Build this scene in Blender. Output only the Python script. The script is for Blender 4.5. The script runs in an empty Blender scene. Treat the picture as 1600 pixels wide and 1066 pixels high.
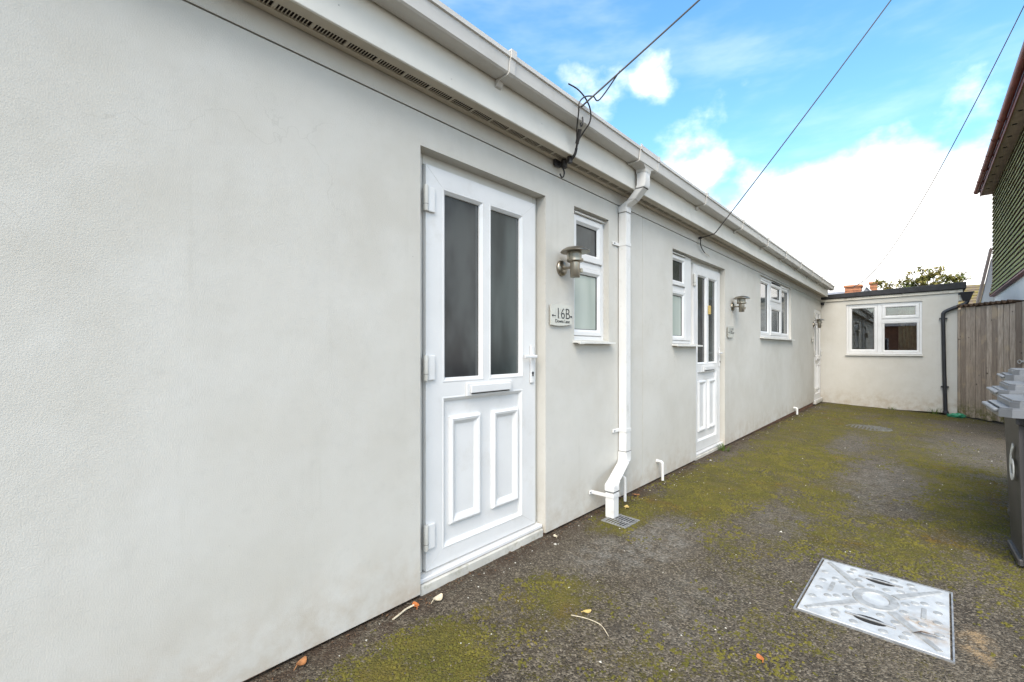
import bpy, bmesh, math, random
from mathutils import Vector, Matrix
R = math.radians
random.seed(7)
scene = bpy.context.scene
COL = scene.collection

# ------------------------------------------------------------------ camera
YAW = math.atan(640 / 711.1)                 # angle between view axis and the long wall
EYE = Vector((0.0, -1.779, 1.2))
cam_data = bpy.data.cameras.new('camera')
cam_data.lens = 16.0; cam_data.sensor_width = 36.0
cam_data.shift_y = 12.5 / 1600
cam_data.clip_start = 0.02; cam_data.clip_end = 2000
cam = bpy.data.objects.new('camera', cam_data)
cam.location = EYE
cam.rotation_euler = (R(90), 0, -(math.pi / 2 - YAW))
COL.objects.link(cam)
scene.camera = cam

# ------------------------------------------------------------------ sky, sun, exposure
SUN_EL, SUN_AZ = 46.0, -156.0                 # azimuth measured from +X (along the wall) towards +Y
world = bpy.data.worlds.new('World'); scene.world = world; world.use_nodes = True
def build_world():
    nt = world.node_tree; N = nt.nodes; L = nt.links; N.clear()
    out = N.new('ShaderNodeOutputWorld'); bg = N.new('ShaderNodeBackground')
    L.new(bg.outputs[0], out.inputs[0]); bg.inputs[1].default_value = 0.12
    sky = N.new('ShaderNodeTexSky'); sky.sky_type = 'NISHITA'; sky.sun_disc = False
    sky.sun_elevation = R(SUN_EL); sky.sun_rotation = R(90 - SUN_AZ)
    sky.air_density = 1.0; sky.dust_density = 0.4; sky.ozone_density = 1.0
    hs = N.new('ShaderNodeHueSaturation'); hs.inputs['Saturation'].default_value = 1.22
    hs.inputs['Value'].default_value = 0.95; hs.inputs['Hue'].default_value = 0.488
    L.new(sky.outputs[0], hs.inputs['Color'])
    tc = N.new('ShaderNodeTexCoord')
    def math_(op, a, b=None, clamp=False):
        n = N.new('ShaderNodeMath'); n.operation = op; n.use_clamp = clamp
        for i, v in enumerate((a, b)):
            if v is None: continue
            if isinstance(v, (int, float)): n.inputs[i].default_value = v
            else: L.new(v, n.inputs[i])
        return n.outputs[0]
    sep = N.new('ShaderNodeSeparateXYZ'); L.new(tc.outputs['Generated'], sep.inputs[0])
    def noise(scale, detail, rough, off, sz=1.0):
        mp = N.new('ShaderNodeMapping'); mp.inputs['Location'].default_value = off
        mp.inputs['Scale'].default_value = (1, 1, sz)
        L.new(tc.outputs['Generated'], mp.inputs[0])
        n = N.new('ShaderNodeTexNoise'); n.inputs['Scale'].default_value = scale
        n.inputs['Detail'].default_value = detail; n.inputs['Roughness'].default_value = rough
        L.new(mp.outputs[0], n.inputs['Vector']); return n.outputs[0]
    puff = noise(6.0, 7, 0.55, (3.1, 1.7, 0.4), 1.5)
    wisp = noise(3.2, 5, 0.6, (0.3, 5.2, 2.0), 3.5)
    def blob(az, el, r, soft, amp):
        d = Vector((math.cos(R(el)) * math.cos(R(az)), math.cos(R(el)) * math.sin(R(az)), math.sin(R(el))))
        vm = N.new('ShaderNodeVectorMath'); vm.operation = 'DOT_PRODUCT'
        L.new(tc.outputs['Generated'], vm.inputs[0]); vm.inputs[1].default_value = d
        ang = math_('ARCCOSINE', math_('MINIMUM', vm.outputs['Value'], 0.99999))
        mr = N.new('ShaderNodeMapRange'); mr.inputs['From Min'].default_value = R(r + soft)
        mr.inputs['From Max'].default_value = R(max(r - soft, 0)); mr.inputs['To Max'].default_value = amp
        mr.interpolation_type = 'SMOOTHSTEP'; L.new(ang, mr.inputs['Value']); return mr.outputs[0]
    # cumulus banks round the horizon; unseen clouds overhead and behind added to whiten skylight
    banks = [(7, 6, 14.5, 5, 1), (-4, 3, 14, 5, 1), (19, 8, 9, 5, .95), (-22, 4, 11, 5, .9),
             (35, 27, 6.0, 5.5, .63), (22, 19, 5.5, 5, .62), (24.5, 29, 3, 3, .44), (-4, 19.5, 4.5, 4, .55),
             (75, 14, 14, 7, .9), (120, 22, 10, 7, .8), (160, 9, 14, 7, .9), (205, 15, 14, 7, .9),
             (250, 20, 12, 7, .85), (290, 10, 14, 7, .9), (320, 14, 14, 6, .95), (230, 45, 16, 9, .85), (110, 50, 16, 9, .85), (280, 42, 15, 9, .85), (330, 40, 9, 7, .7),
             (170, 62, 16, 9, .8), (40, 70, 10, 9, .6), (300, 72, 12, 9, .7), (190, 32, 15, 8, .85), (80, 36, 11, 8, .75), (145, 34, 12, 8, .8)]
    acc = None
    for b in banks:
        v = blob(*b); acc = v if acc is None else math_('MAXIMUM', acc, v)
    mr = N.new('ShaderNodeMapRange'); mr.interpolation_type = 'SMOOTHSTEP'
    mr.inputs['From Min'].default_value = 0.17; mr.inputs['From Max'].default_value = 0.04
    L.new(sep.outputs[2], mr.inputs['Value'])
    acc = math_('MAXIMUM', acc, mr.outputs[0])
    dens = math_('ADD', acc, math_('MULTIPLY', math_('SUBTRACT', puff, 0.5), 1.7))
    mk = N.new('ShaderNodeMapRange'); mk.interpolation_type = 'SMOOTHSTEP'
    mk.inputs['From Min'].default_value = 0.30; mk.inputs['From Max'].default_value = 0.92
    L.new(dens, mk.inputs['Value'])
    wk = N.new('ShaderNodeMapRange'); wk.interpolation_type = 'SMOOTHSTEP'
    wk.inputs['From Min'].default_value = 0.42; wk.inputs['From Max'].default_value = 0.8
    wk.inputs['To Max'].default_value = 0.15
    L.new(wisp, wk.inputs['Value'])
    mask = math_('MAXIMUM', mk.outputs[0], wk.outputs[0])
    shade = N.new('ShaderNodeMapRange'); shade.inputs['From Min'].default_value = 0.35; shade.inputs['From Max'].default_value = 0.65
    shade.inputs['To Min'].default_value = 0.9; shade.inputs['To Max'].default_value = 1.1
    L.new(puff, shade.inputs['Value'])
    cc = N.new('ShaderNodeVectorMath'); cc.operation = 'SCALE'; cc.inputs[0].default_value = (5.9, 5.75, 5.55)
    L.new(shade.outputs[0], cc.inputs['Scale'])
    mix = N.new('ShaderNodeMix'); mix.data_type = 'RGBA'
    L.new(mask, mix.inputs[0]); L.new(hs.outputs[0], mix.inputs[6]); L.new(cc.outputs[0], mix.inputs[7])
    L.new(mix.outputs[2], bg.inputs[0])
build_world()
sun_d = bpy.data.lights.new('sun', 'SUN'); sun_d.energy = 1.5; sun_d.angle = R(42); sun_d.color = (1, .93, .82)
sun = bpy.data.objects.new('sun', sun_d); COL.objects.link(sun)
sd = Vector((math.cos(R(SUN_EL)) * math.cos(R(SUN_AZ)), math.cos(R(SUN_EL)) * math.sin(R(SUN_AZ)), math.sin(R(SUN_EL))))
sun.rotation_euler = sd.to_track_quat('Z', 'Y').to_euler()
sun.location = (5, -6, 12)
scene.view_settings.view_transform = 'Standard'; scene.view_settings.look = 'None'
scene.view_settings.gamma = 1.0; scene.view_settings.use_curve_mapping = False
scene.view_settings.exposure = 1.7
scene.render.engine = 'CYCLES'
scene.cycles.max_bounces = 7; scene.cycles.diffuse_bounces = 4; scene.cycles.glossy_bounces = 3
scene.cycles.use_adaptive_sampling = True
world.cycles.sampling_method = 'MANUAL'; world.cycles.sample_map_resolution = 512
scene.cycles.transparent_max_bounces = 12

# ------------------------------------------------------------------ materials
class Nodes:
    def __init__(s, name):
        s.m = bpy.data.materials.new(name); s.m.use_nodes = True
        s.N = s.m.node_tree.nodes; s.L = s.m.node_tree.links
        s.p = s.N['Principled BSDF']; s.out = s.N['Material Output']
        s.geo = s.N.new('ShaderNodeNewGeometry'); s.pos = s.geo.outputs['Position']
    def inp(s, sock, v):
        if hasattr(v, 'is_output'): s.L.new(v, sock)
        elif isinstance(v, (tuple, list)) and len(v) == 3 and len(sock.default_value) == 4: sock.default_value = (*v, 1)
        else: sock.default_value = v
    def set(s, **k):
        for a, v in k.items(): s.inp(s.p.inputs[a.replace('_', ' ')], v)
    def noise(s, scale, detail=4, rough=.55, vec=None, stretch=None, off=(0, 0, 0)):
        n = s.N.new('ShaderNodeTexNoise'); n.inputs['Scale'].default_value = scale
        n.inputs['Detail'].default_value = detail; n.inputs['Roughness'].default_value = rough
        mp = s.N.new('ShaderNodeMapping'); s.L.new(vec or s.pos, mp.inputs[0])
        mp.inputs['Location'].default_value = off
        if stretch: mp.inputs['Scale'].default_value = stretch
        s.L.new(mp.outputs[0], n.inputs['Vector']); return n.outputs[0]
    def voro(s, scale, out='Distance', feature='F1', rand=1.0):
        n = s.N.new('ShaderNodeTexVoronoi'); n.feature = feature; n.inputs['Scale'].default_value = scale
        n.inputs['Randomness'].default_value = rand
        s.L.new(s.pos, n.inputs['Vector']); return n.outputs[out]
    def math(s, op, a, b=0.0, clamp=False):
        n = s.N.new('ShaderNodeMath'); n.operation = op; n.use_clamp = clamp
        s.inp(n.inputs[0], a); s.inp(n.inputs[1], b); return n.outputs[0]
    def rng(s, v, a, b, c=0.0, d=1.0, smooth=True):
        n = s.N.new('ShaderNodeMapRange')
        if smooth: n.interpolation_type = 'SMOOTHSTEP'
        s.inp(n.inputs[0], v)
        for i, x in enumerate((a, b, c, d)): n.inputs[1 + i].default_value = x
        return n.outputs[0]
    def mix(s, f, a, b, mode='MIX'):
        n = s.N.new('ShaderNodeMix'); n.data_type = 'RGBA'; n.blend_type = mode
        s.inp(n.inputs[0], f); s.inp(n.inputs[6], a); s.inp(n.inputs[7], b); return n.outputs[2]
    def bump(s, h, strength=.3, dist=.01, normal=None):
        n = s.N.new('ShaderNodeBump'); n.inputs['Strength'].default_value = strength
        n.inputs['Distance'].default_value = dist; s.L.new(h, n.inputs['Height'])
        if normal: s.L.new(normal, n.inputs['Normal'])
        return n.outputs[0]
    def xyz(s):
        n = s.N.new('ShaderNodeSeparateXYZ'); s.L.new(s.pos, n.inputs[0]); return n.outputs

MAT = {}
# patches of moss and of washed bare tarmac: centre x, y, radii, strength
MOSS = [(4.1, -.5, 1.7, .62, 1.15), (5.8, -.75, 2.4, .8, .95), (3.15, -.26, .8, .36, 1.05), (4.2, -1.3, 1.8, .7, .8), (3.3, -1.0, .8, .5, .6),
                       (9, -.55, 5.5, .8, 1.0), (9.5, -1.3, 4.5, 1.2, .72), (6.6, -1.95, 3.6, .8, .82), (4.8, -2.0, 1.8, .5, .8), (12.4, -1.2, 1.0, 2.2, 1.0),
                       (.95, -.40, .75, .36, 1.1), (.5, -.7, .6, .5, .9), (1.7, -.45, .7, .34, .7), (3.7, -1.75, .8, .6, .9), (3.4, -2.2, .8, .35, .9),
                       (1.6, -.95, .9, .5, .55), (2.5, -.5, .5, .3, .7), (2.2, -1.2, .8, .5, .45), (-6, -2, 5, 2, .6)]
BARE = [(2.7, -.56, .62, .26, 1), (2.3, -.4, .4, .2, .8), (5.3, -1.5, 1.5, .4, .7), (8.0, -2.2, 2.0, .5, .5), (7.2, -1.1, 1.4, .3, .5), (3.55, -1.05, .5, .25, .4), (2.1, -.95, .6, .3, .35)]
def plain(name, col, rough=.5, metal=0.0, var=.12, scale=6, bump=0.0, bscale=200, stretch=None, dirt=None, dirt_amt=.5):
    n = Nodes(name)
    f = n.noise(scale, 5, .6, stretch=stretch)
    c0 = tuple(max(0, v * (1 - var)) for v in col); c1 = tuple(min(1, v * (1 + var)) for v in col)
    c = n.mix(n.rng(f, .3, .7), c0, c1)
    if dirt:
        c = n.mix(n.rng(n.noise(scale * 2.3, 7, .65, off=(4, 2, 7)), .52, .75, 0, dirt_amt), c, dirt)
    n.set(Base_Color=c, Roughness=rough, Metallic=metal)
    if bump: n.set(Normal=n.bump(n.noise(bscale, 3, .6, stretch=stretch), bump, .004))
    MAT[name] = n.m; return n.m

def make_materials():
    # painted render on masonry
    n = Nodes('painted_render')
    X, Y, Z = n.xyz()
    big = n.noise(.9, 4, .6); mid = n.noise(4, 5, .62, off=(3, 1, 8)); fine = n.noise(230, 2, .6)
    c = n.mix(n.rng(big, .3, .7), (.505, .482, .43), (.565, .545, .498))
    c = n.mix(n.rng(mid, .35, .75, 0, .4), c, (.605, .592, .555))
    c = n.mix(n.rng(n.noise(13, 5, .7, off=(6, 6, 1)), .5, .8, 0, .35), c, (.455, .438, .395))
    crk = n.N.new('ShaderNodeTexVoronoi'); crk.feature = 'DISTANCE_TO_EDGE'; crk.inputs['Scale'].default_value = .85
    wv = n.N.new('ShaderNodeVectorMath'); wv.operation = 'ADD'; n.L.new(n.pos, wv.inputs[0])
    wn = n.N.new('ShaderNodeTexNoise'); wn.inputs['Scale'].default_value = 3.0; wn.inputs['Detail'].default_value = 5; n.L.new(n.pos, wn.inputs['Vector'])
    sc = n.N.new('ShaderNodeVectorMath'); sc.operation = 'SCALE'; sc.inputs['Scale'].default_value = .55; n.L.new(wn.outputs['Color'], sc.inputs[0]); n.L.new(sc.outputs[0], wv.inputs[1]); n.L.new(wv.outputs[0], crk.inputs['Vector'])
    crack = n.math('MULTIPLY', n.rng(crk.outputs['Distance'], .0022, .0006), n.rng(n.noise(1.1, 3, .6, off=(2, 8, 3)), .5, .62))
    c = n.mix(n.math('MULTIPLY', crack, .16), c, (.26, .24, .2))
    streak = n.noise(5, 5, .65, stretch=(2.2, 2.2, .16), off=(1, 6, 0))
    c = n.mix(n.rng(streak, .56, .8, 0, .3), c, (.40, .38, .33))
    base = n.math('MULTIPLY', n.rng(Z, .42, -.08), n.rng(n.noise(7, 6, .68, off=(9, 0, 2)), .34, .72))
    c = n.mix(n.math('MULTIPLY', base, .7), c, (.36, .28, .19))
    spot = n.math('MULTIPLY', n.rng(n.voro(9), .035, .012), n.rng(n.noise(1.6, 2, .5, off=(5, 5, 5)), .5, .6))
    c = n.mix(n.math('MULTIPLY', spot, .55), c, (.24, .22, .18))
    n.set(Base_Color=c, Roughness=.86)
    n.p.inputs['Specular IOR Level'].default_value = .25
    h = n.math('ADD', n.math('MULTIPLY', fine, .8), n.math('MULTIPLY', n.noise(40, 4, .6), .5))
    h = n.math('ADD', h, n.math('MULTIPLY', n.noise(3.2, 3, .5), 3.0))
    n.set(Normal=n.bump(h, .3, .005)); MAT['render'] = n.m
    # asphalt with moss
    n = Nodes('mossy_asphalt')
    X, Y, Z = n.xyz()
    grain = n.voro(120, 'Color'); gs = n.N.new('ShaderNodeSeparateColor'); n.L.new(grain, gs.inputs[0])
    gd = n.voro(120, 'Distance'); coarse = n.noise(60, 5, .7)
    tone = n.noise(1.3, 6, .62, off=(2, 7, 0)); t2 = n.noise(6, 6, .65, off=(8, 1, 0))
    c = n.mix(n.rng(tone, .3, .7), (.038, .029, .019), (.088, .070, .048))
    c = n.mix(n.rng(t2, .35, .75, 0, .6), c, (.115, .094, .068))
    c = n.mix(n.rng(gs.outputs[0], .1, 1, 0, .85, False), c, n.mix(n.rng(gs.outputs[1], 0, 1), (.010, .008, .005), (.25, .212, .158)))
    def blob(cx, cy, rx, ry, amp):
        dx = n.math('DIVIDE', n.math('SUBTRACT', X, cx), rx); dy = n.math('DIVIDE', n.math('SUBTRACT', Y, cy), ry)
        d = n.math('ADD', n.math('MULTIPLY', dx, dx), n.math('MULTIPLY', dy, dy))
        return n.rng(d, 1.0, 0.0, 0, amp)
    def blobs(lst):
        acc = None
        for b in lst:
            v = blob(*b); acc = v if acc is None else n.math('MAXIMUM', acc, v)
        return acc
    moss_area = blobs(MOSS)
    bare = blobs(BARE)
    mn = n.noise(2.6, 5, .68, off=(1, 3, 0)); mf = n.noise(24, 5, .72, off=(5, 0, 0)); mg = n.noise(110, 3, .7)
    m = n.math('ADD', n.math('MULTIPLY', moss_area, .62), n.math('MULTIPLY', n.math('SUBTRACT', mn, .5), 1.5))
    m = n.math('ADD', m, n.math('MULTIPLY', n.math('SUBTRACT', mf, .5), 1.2))
    m = n.math('ADD', m, n.math('MULTIPLY', n.math('SUBTRACT', mg, .5), 1.7))
    m = n.math('SUBTRACT', m, n.math('MULTIPLY', bare, .45))
    moss = n.rng(m, .26, .60)
    dry = n.math('MULTIPLY', bare, n.rng(n.noise(11, 6, .7, off=(3, 3, 0)), .35, .7))
    c = n.mix(n.math('MULTIPLY', dry, .75), c, n.mix(gs.outputs[1], (.11, .105, .092), (.30, .285, .255)))
    mc = n.mix(n.rng(n.noise(5, 5, .6, off=(0, 9, 0)), .3, .7), (.095, .086, .010), (.165, .135, .016))
    mc = n.mix(n.rng(n.noise(1.7, 4, .6, off=(7, 2, 0)), .55, .75, 0, .75), mc, (.125, .058, .010))
    mc = n.mix(n.rng(mg, .3, .7, 0, .6), mc, (.035, .032, .004))
    c = n.mix(n.math('MULTIPLY', moss, .85), c, mc)
    sand = n.math('MULTIPLY', blob(2.60, -1.945, .20, .075, 1), n.rng(n.noise(14, 5, .7), .4, .65))
    c = n.mix(n.math('MULTIPLY', sand, .7), c, (.4, .27, .14))
    gutter_dirt = n.math('MULTIPLY', n.rng(Y, -.2, -.03), n.rng(n.noise(9, 5, .7, off=(4, 4, 0)), .35, .6))
    c = n.mix(n.math('MULTIPLY', gutter_dirt, .8), c, (.05, .03, .018))
    n.set(Base_Color=c, Roughness=n.rng(moss, 0, 1, .82, .97))
    n.p.inputs['Specular IOR Level'].default_value = .3
    h = n.math('ADD', n.math('MULTIPLY', n.rng(gd, 0, .7, 1, 0), 1.0), n.math('MULTIPLY', coarse, .8))
    h = n.math('ADD', h, n.math('ADD', mg, mf))
    n.set(Normal=n.bump(h, .9, .006)); MAT['asphalt'] = n.m
    # plastics and paints
    plain('upvc', (.68, .675, .665), .3, var=.035, scale=3, dirt=(.5, .475, .42), dirt_amt=.3)
    plain('upvc_cream', (.58, .565, .52), .35, var=.05, scale=4, dirt=(.5, .46, .38), dirt_amt=.25)
    plain('fascia_paint', (.66, .635, .575), .45, var=.05, scale=2.5, dirt=(.5, .47, .4), dirt_amt=.28)
    plain('gutter_plastic', (.52, .50, .465), .42, var=.08, scale=3, stretch=(.4, 3, 3), dirt=(.36, .33, .28), dirt_amt=.4)
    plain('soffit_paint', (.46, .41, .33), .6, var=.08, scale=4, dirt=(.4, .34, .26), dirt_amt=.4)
    plain('pipe_white', (.68, .672, .655), .35, var=.03, scale=5, dirt=(.42, .4, .34), dirt_amt=.4)
    plain('glass_spacer', (.09, .095, .095), .3)
    plain('vent_void', (.02, .011, .006), .95)
    plain('seam_black', (.03, .028, .026), .7)
    plain('void_dark', (.012, .011, .01), .95)
    plain('wood_dark', (.10, .06, .035), .85, var=.3, scale=9)
    plain('sill_paint', (.66, .65, .61), .5, var=.05, scale=5, dirt=(.45, .42, .36), dirt_amt=.3)
    plain('concrete', (.5, .48, .43), .9, var=.12, scale=9, bump=.4, dirt=(.22, .2, .1), dirt_amt=.6)
    plain('plinth', (.17, .085, .05), .95, var=.3, scale=14, bump=.5)
    plain('steel', (.33, .295, .24), .36, 1.0, var=.08, scale=30, stretch=(1, 1, .1))
    plain('lamp_glass', (.3, .28, .22), .15)
    plain('black_plastic', (.022, .022, .026), .35, var=.2)
    plain('cable_black', (.022, .018, .016), .5)
    plain('cable_pale', (.16, .14, .12), .6)
    plain('felt_black', (.028, .028, .03), .8, var=.3, scale=8, bump=.4)
    plain('timber_trim', (.62, .58, .5), .8, var=.15, scale=5, stretch=(3, .6, 5), dirt=(.3, .25, .19), dirt_amt=.7)
    plain('acrylic', (.52, .515, .46), .14, var=.04)
    plain('letter_dark', (.02, .02, .02), .5)
    plain('letter_ghost', (.42, .42, .38), .5)
    plain('bin_body', (.05, .047, .048), .48, var=.2, scale=7, bump=.15, dirt=(.12, .11, .1), dirt_amt=.3)
    plain('bin_lid', (.15, .158, .17), .42, var=.12, scale=6, bump=.1, bscale=300, dirt=(.26, .26, .25), dirt_amt=.4)
    plain('decal_white', (.7, .7, .66), .5, var=.15, scale=40, dirt=(.35, .15, .1), dirt_amt=.5)
    plain('iron', (.06, .06, .065), .6, .6, var=.3, scale=40)
    plain('drain_iron', (.13, .125, .11), .7, .2, var=.5, scale=25, dirt=(.09, .085, .02), dirt_amt=.8)
    plain('grate_metal', (.34, .34, .34), .5, .5, var=.25, scale=40)
    plain('red_brown', (.17, .038, .028), .5, var=.25)
    plain('house_white', (.68, .67, .64), .85, var=.04, scale=2, bump=.2)
    plain('soffit_brown', (.34, .26, .21), .8, var=.15)
    plain('brick', (.26, .11, .06), .9, var=.35, scale=7, bump=.5)
    plain('slate', (.24, .24, .26), .7, var=.2, scale=5)
    plain('clay_pot', (.42, .17, .08), .8)
    plain('leaf_dead', (.30, .13, .045), .8, var=.3, scale=60)
    plain('litter_brown', (.11, .06, .03), .85, var=.6, scale=50)
    plain('leaf_orange', (.42, .13, .03), .75, var=.25, scale=60)
    plain('leaf_yellow', (.5, .36, .12), .75, var=.2, scale=60)
    plain('twig_pale', (.52, .45, .33), .8, var=.2, scale=60)
    plain('chip_white', (.55, .53, .47), .7, var=.2, scale=80)
    plain('bark', (.09, .065, .045), .9, var=.3, scale=20)
    plain('green_plastic', (.03, .22, .12), .35, var=.3, scale=30)
    plain('curtain_cloth', (.46, .36, .22), .9, var=.15, scale=12)
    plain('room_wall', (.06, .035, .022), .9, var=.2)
    plain('room_pale', (.42, .42, .38), .9, var=.08)
    plain('room_floor', (.08, .06, .05), .9)
    plain('lime_green', (.06, .13, .02), .7, var=.4, scale=30)
    # galvanised manhole lid
    n = Nodes('galvanised')
    f = n.noise(9, 6, .65); g = n.noise(55, 4, .6)
    c = n.mix(n.rng(f, .35, .7), (.44, .445, .44), (.60, .60, .59))
    c = n.mix(n.rng(n.noise(17, 6, .7, off=(2, 2, 2)), .58, .78, 0, .55), c, (.30, .25, .18))
    X, Y, Z = n.xyz()
    dx = n.math('SUBTRACT', X, 2.60); dy = n.math('SUBTRACT', Y, -1.79)
    dd = n.math('ADD', n.math('MULTIPLY', n.math('MULTIPLY', dx, dx), 60), n.math('MULTIPLY', n.math('MULTIPLY', dy, dy), 90))
    sm = n.math('MULTIPLY', n.rng(dd, 1.3, .1), n.rng(n.noise(19, 6, .7, off=(1, 1, 4)), .36, .62))
    c = n.mix(n.math('MULTIPLY', sm, .75), c, (.40, .27, .15))
    c = n.mix(n.rng(n.voro(70), .16, .05, 0, .35), c, (.2, .19, .17))
    n.set(Base_Color=c, Metallic=.25, Roughness=n.rng(g, .3, .7, .34, .55)); n.set(Normal=n.bump(g, .15, .002)); MAT['galvanised'] = n.m
    plain('galvanised_worn', (.36, .36, .35), .5, .25, var=.2, scale=30, dirt=(.22, .18, .12), dirt_amt=.5)
    # weathered boards
    n = Nodes('weathered_wood')
    oi = n.N.new('ShaderNodeObjectInfo'); rnd = oi.outputs['Random']
    add = n.N.new('ShaderNodeVectorMath'); add.operation = 'ADD'; n.L.new(n.pos, add.inputs[0])
    cb = n.N.new('ShaderNodeCombineXYZ'); n.L.new(n.math('MULTIPLY', rnd, 37.0), cb.inputs[2]); n.L.new(cb.outputs[0], add.inputs[1])
    gr = n.noise(9, 7, .7, vec=add.outputs[0], stretch=(6, 6, .35)); gf = n.noise(40, 5, .7, vec=add.outputs[0], stretch=(6, 6, .3))
    c = n.mix(n.rng(gr, .3, .7), (.23, .185, .145), (.54, .45, .365))
    c = n.mix(n.rng(gf, .45, .75, 0, .5), c, (.085, .06, .045))
    c = n.mix(n.math('MULTIPLY', n.math('MULTIPLY', rnd, rnd), .8), c, (.13, .095, .07))
    c = n.mix(n.rng(n.noise(3.5, 3, .5, vec=add.outputs[0]), .55, .7, 0, .7), c, (.40, .31, .21))
    kn = n.N.new('ShaderNodeTexVoronoi'); kn.inputs['Scale'].default_value = 5.5; n.L.new(add.outputs[0], kn.inputs['Vector'])
    c = n.mix(n.rng(kn.outputs['Distance'], .13, .07, 0, .8), c, (.05, .032, .02))
    X, Y, Z = n.xyz()
    c = n.mix(n.math('MULTIPLY', n.rng(Z, .25, -.1), n.rng(n.noise(14, 5, .7), .35, .65)), c, (.1, .095, .02))
    n.set(Base_Color=c, Roughness=.88); n.set(Normal=n.bump(gf, .4, .004)); MAT['wood'] = n.m
    n = Nodes('moss_tuft')
    a = n.noise(6, 4, .6); b_ = n.noise(160, 2, .5)
    c = n.mix(n.rng(a, .3, .7), (.07, .066, .007), (.145, .122, .016))
    c = n.mix(n.rng(b_, .35, .7, 0, .7), c, (.05, .05, .005))
    c = n.mix(n.rng(n.noise(1.7, 4, .6, off=(7, 2, 0)), .55, .75, 0, .6), c, (.13, .062, .01))
    n.set(Base_Color=c, Roughness=.95); MAT['moss_tuft'] = n.m
    n = Nodes('tarmac_stone')
    b_ = n.noise(190, 2, .5); a = n.noise(2, 4, .6)
    c = n.mix(n.rng(b_, .3, .75), (.026, .020, .014), (.205, .172, .128))
    c = n.mix(n.rng(a, .4, .7, 0, .4), c, (.072, .056, .037))
    n.set(Base_Color=c, Roughness=.8); MAT['tarmac_stone'] = n.m
    # hung tiles
    n = Nodes('mossy_tile')
    f = n.noise(1.8, 5, .6); g = n.noise(14, 5, .65, off=(3, 0, 3))
    c = n.mix(n.rng(f, .3, .7), (.20, .23, .06), (.29, .30, .10))
    c = n.mix(n.rng(g, .45, .75, 0, .55), c, (.16, .09, .05))
    n.set(Base_Color=c, Roughness=.85); n.set(Normal=n.bump(g, .3, .004)); MAT['tile'] = n.m
    plain('tile_butt_shade', (.05, .022, .013), .9, var=.3, scale=12)  # bare dirty lower edge of each tile, with the course shadow line painted in
    plain('tile_edge', (.26, .08, .04), .8, var=.3, scale=12)
    n = Nodes('mossy_roof')
    f = n.noise(3.5, 6, .7)
    n.set(Base_Color=n.mix(n.rng(f, .4, .65), (.16, .12, .085), (.2, .16, .035)), Roughness=.9); MAT['mossy_roof'] = n.m
    # obscure glass: textured, nearly opaque from outside
    def obscure(name, c0, c1, rough, zscale):
        n = Nodes(name)
        f = n.noise(1.6, 3, .5, stretch=(2.5, 1, zscale))
        n.set(Base_Color=n.mix(n.rng(f, .35, .65), c0, c1), Roughness=rough)
        n.p.inputs['Specular IOR Level'].default_value = .5
        n.set(Normal=n.bump(n.noise(230, 2, .5), .06, .002)); MAT[name] = n.m
    obscure('glass_obscure_dark', (.02, .02, .021), (.062, .068, .067), .16, 1.2)
    obscure('glass_obscure_teal', (.028, .034, .033), (.085, .10, .096), .14, .7)
    obscure('glass_tint', (.05, .058, .058), (.10, .112, .11), .04, .8)
    obscure('glass_obscure_pale', (.30, .345, .30), (.42, .46, .41), .2, .6)
    # clear glass
    n = Nodes('glass_clear'); n.N.remove(n.p)
    tr = n.N.new('ShaderNodeBsdfTransparent'); tr.inputs[0].default_value = (.86, .9, .9, 1)
    gl = n.N.new('ShaderNodeBsdfGlossy'); gl.inputs['Roughness'].default_value = .015
    fr = n.N.new('ShaderNodeFresnel'); fr.inputs[0].default_value = 2.1
    ms = n.N.new('ShaderNodeMixShader'); n.L.new(fr.outputs[0], ms.inputs[0]); n.L.new(tr.outputs[0], ms.inputs[1]); n.L.new(gl.outputs[0], ms.inputs[2])
    n.L.new(ms.outputs[0], n.out.inputs[0]); MAT['glass_clear'] = n.m
    # leaves
    n = Nodes('foliage')
    f = n.noise(2.5, 3, .6)
    n.set(Base_Color=n.mix(n.rng(f, .35, .65), (.10, .13, .02), (.24, .19, .04)), Roughness=.6); MAT['foliage'] = n.m
    n = Nodes('grass_blade'); n.set(Base_Color=(.09, .14, .02, 1), Roughness=.6); MAT['grass'] = n.m
make_materials()

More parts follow.
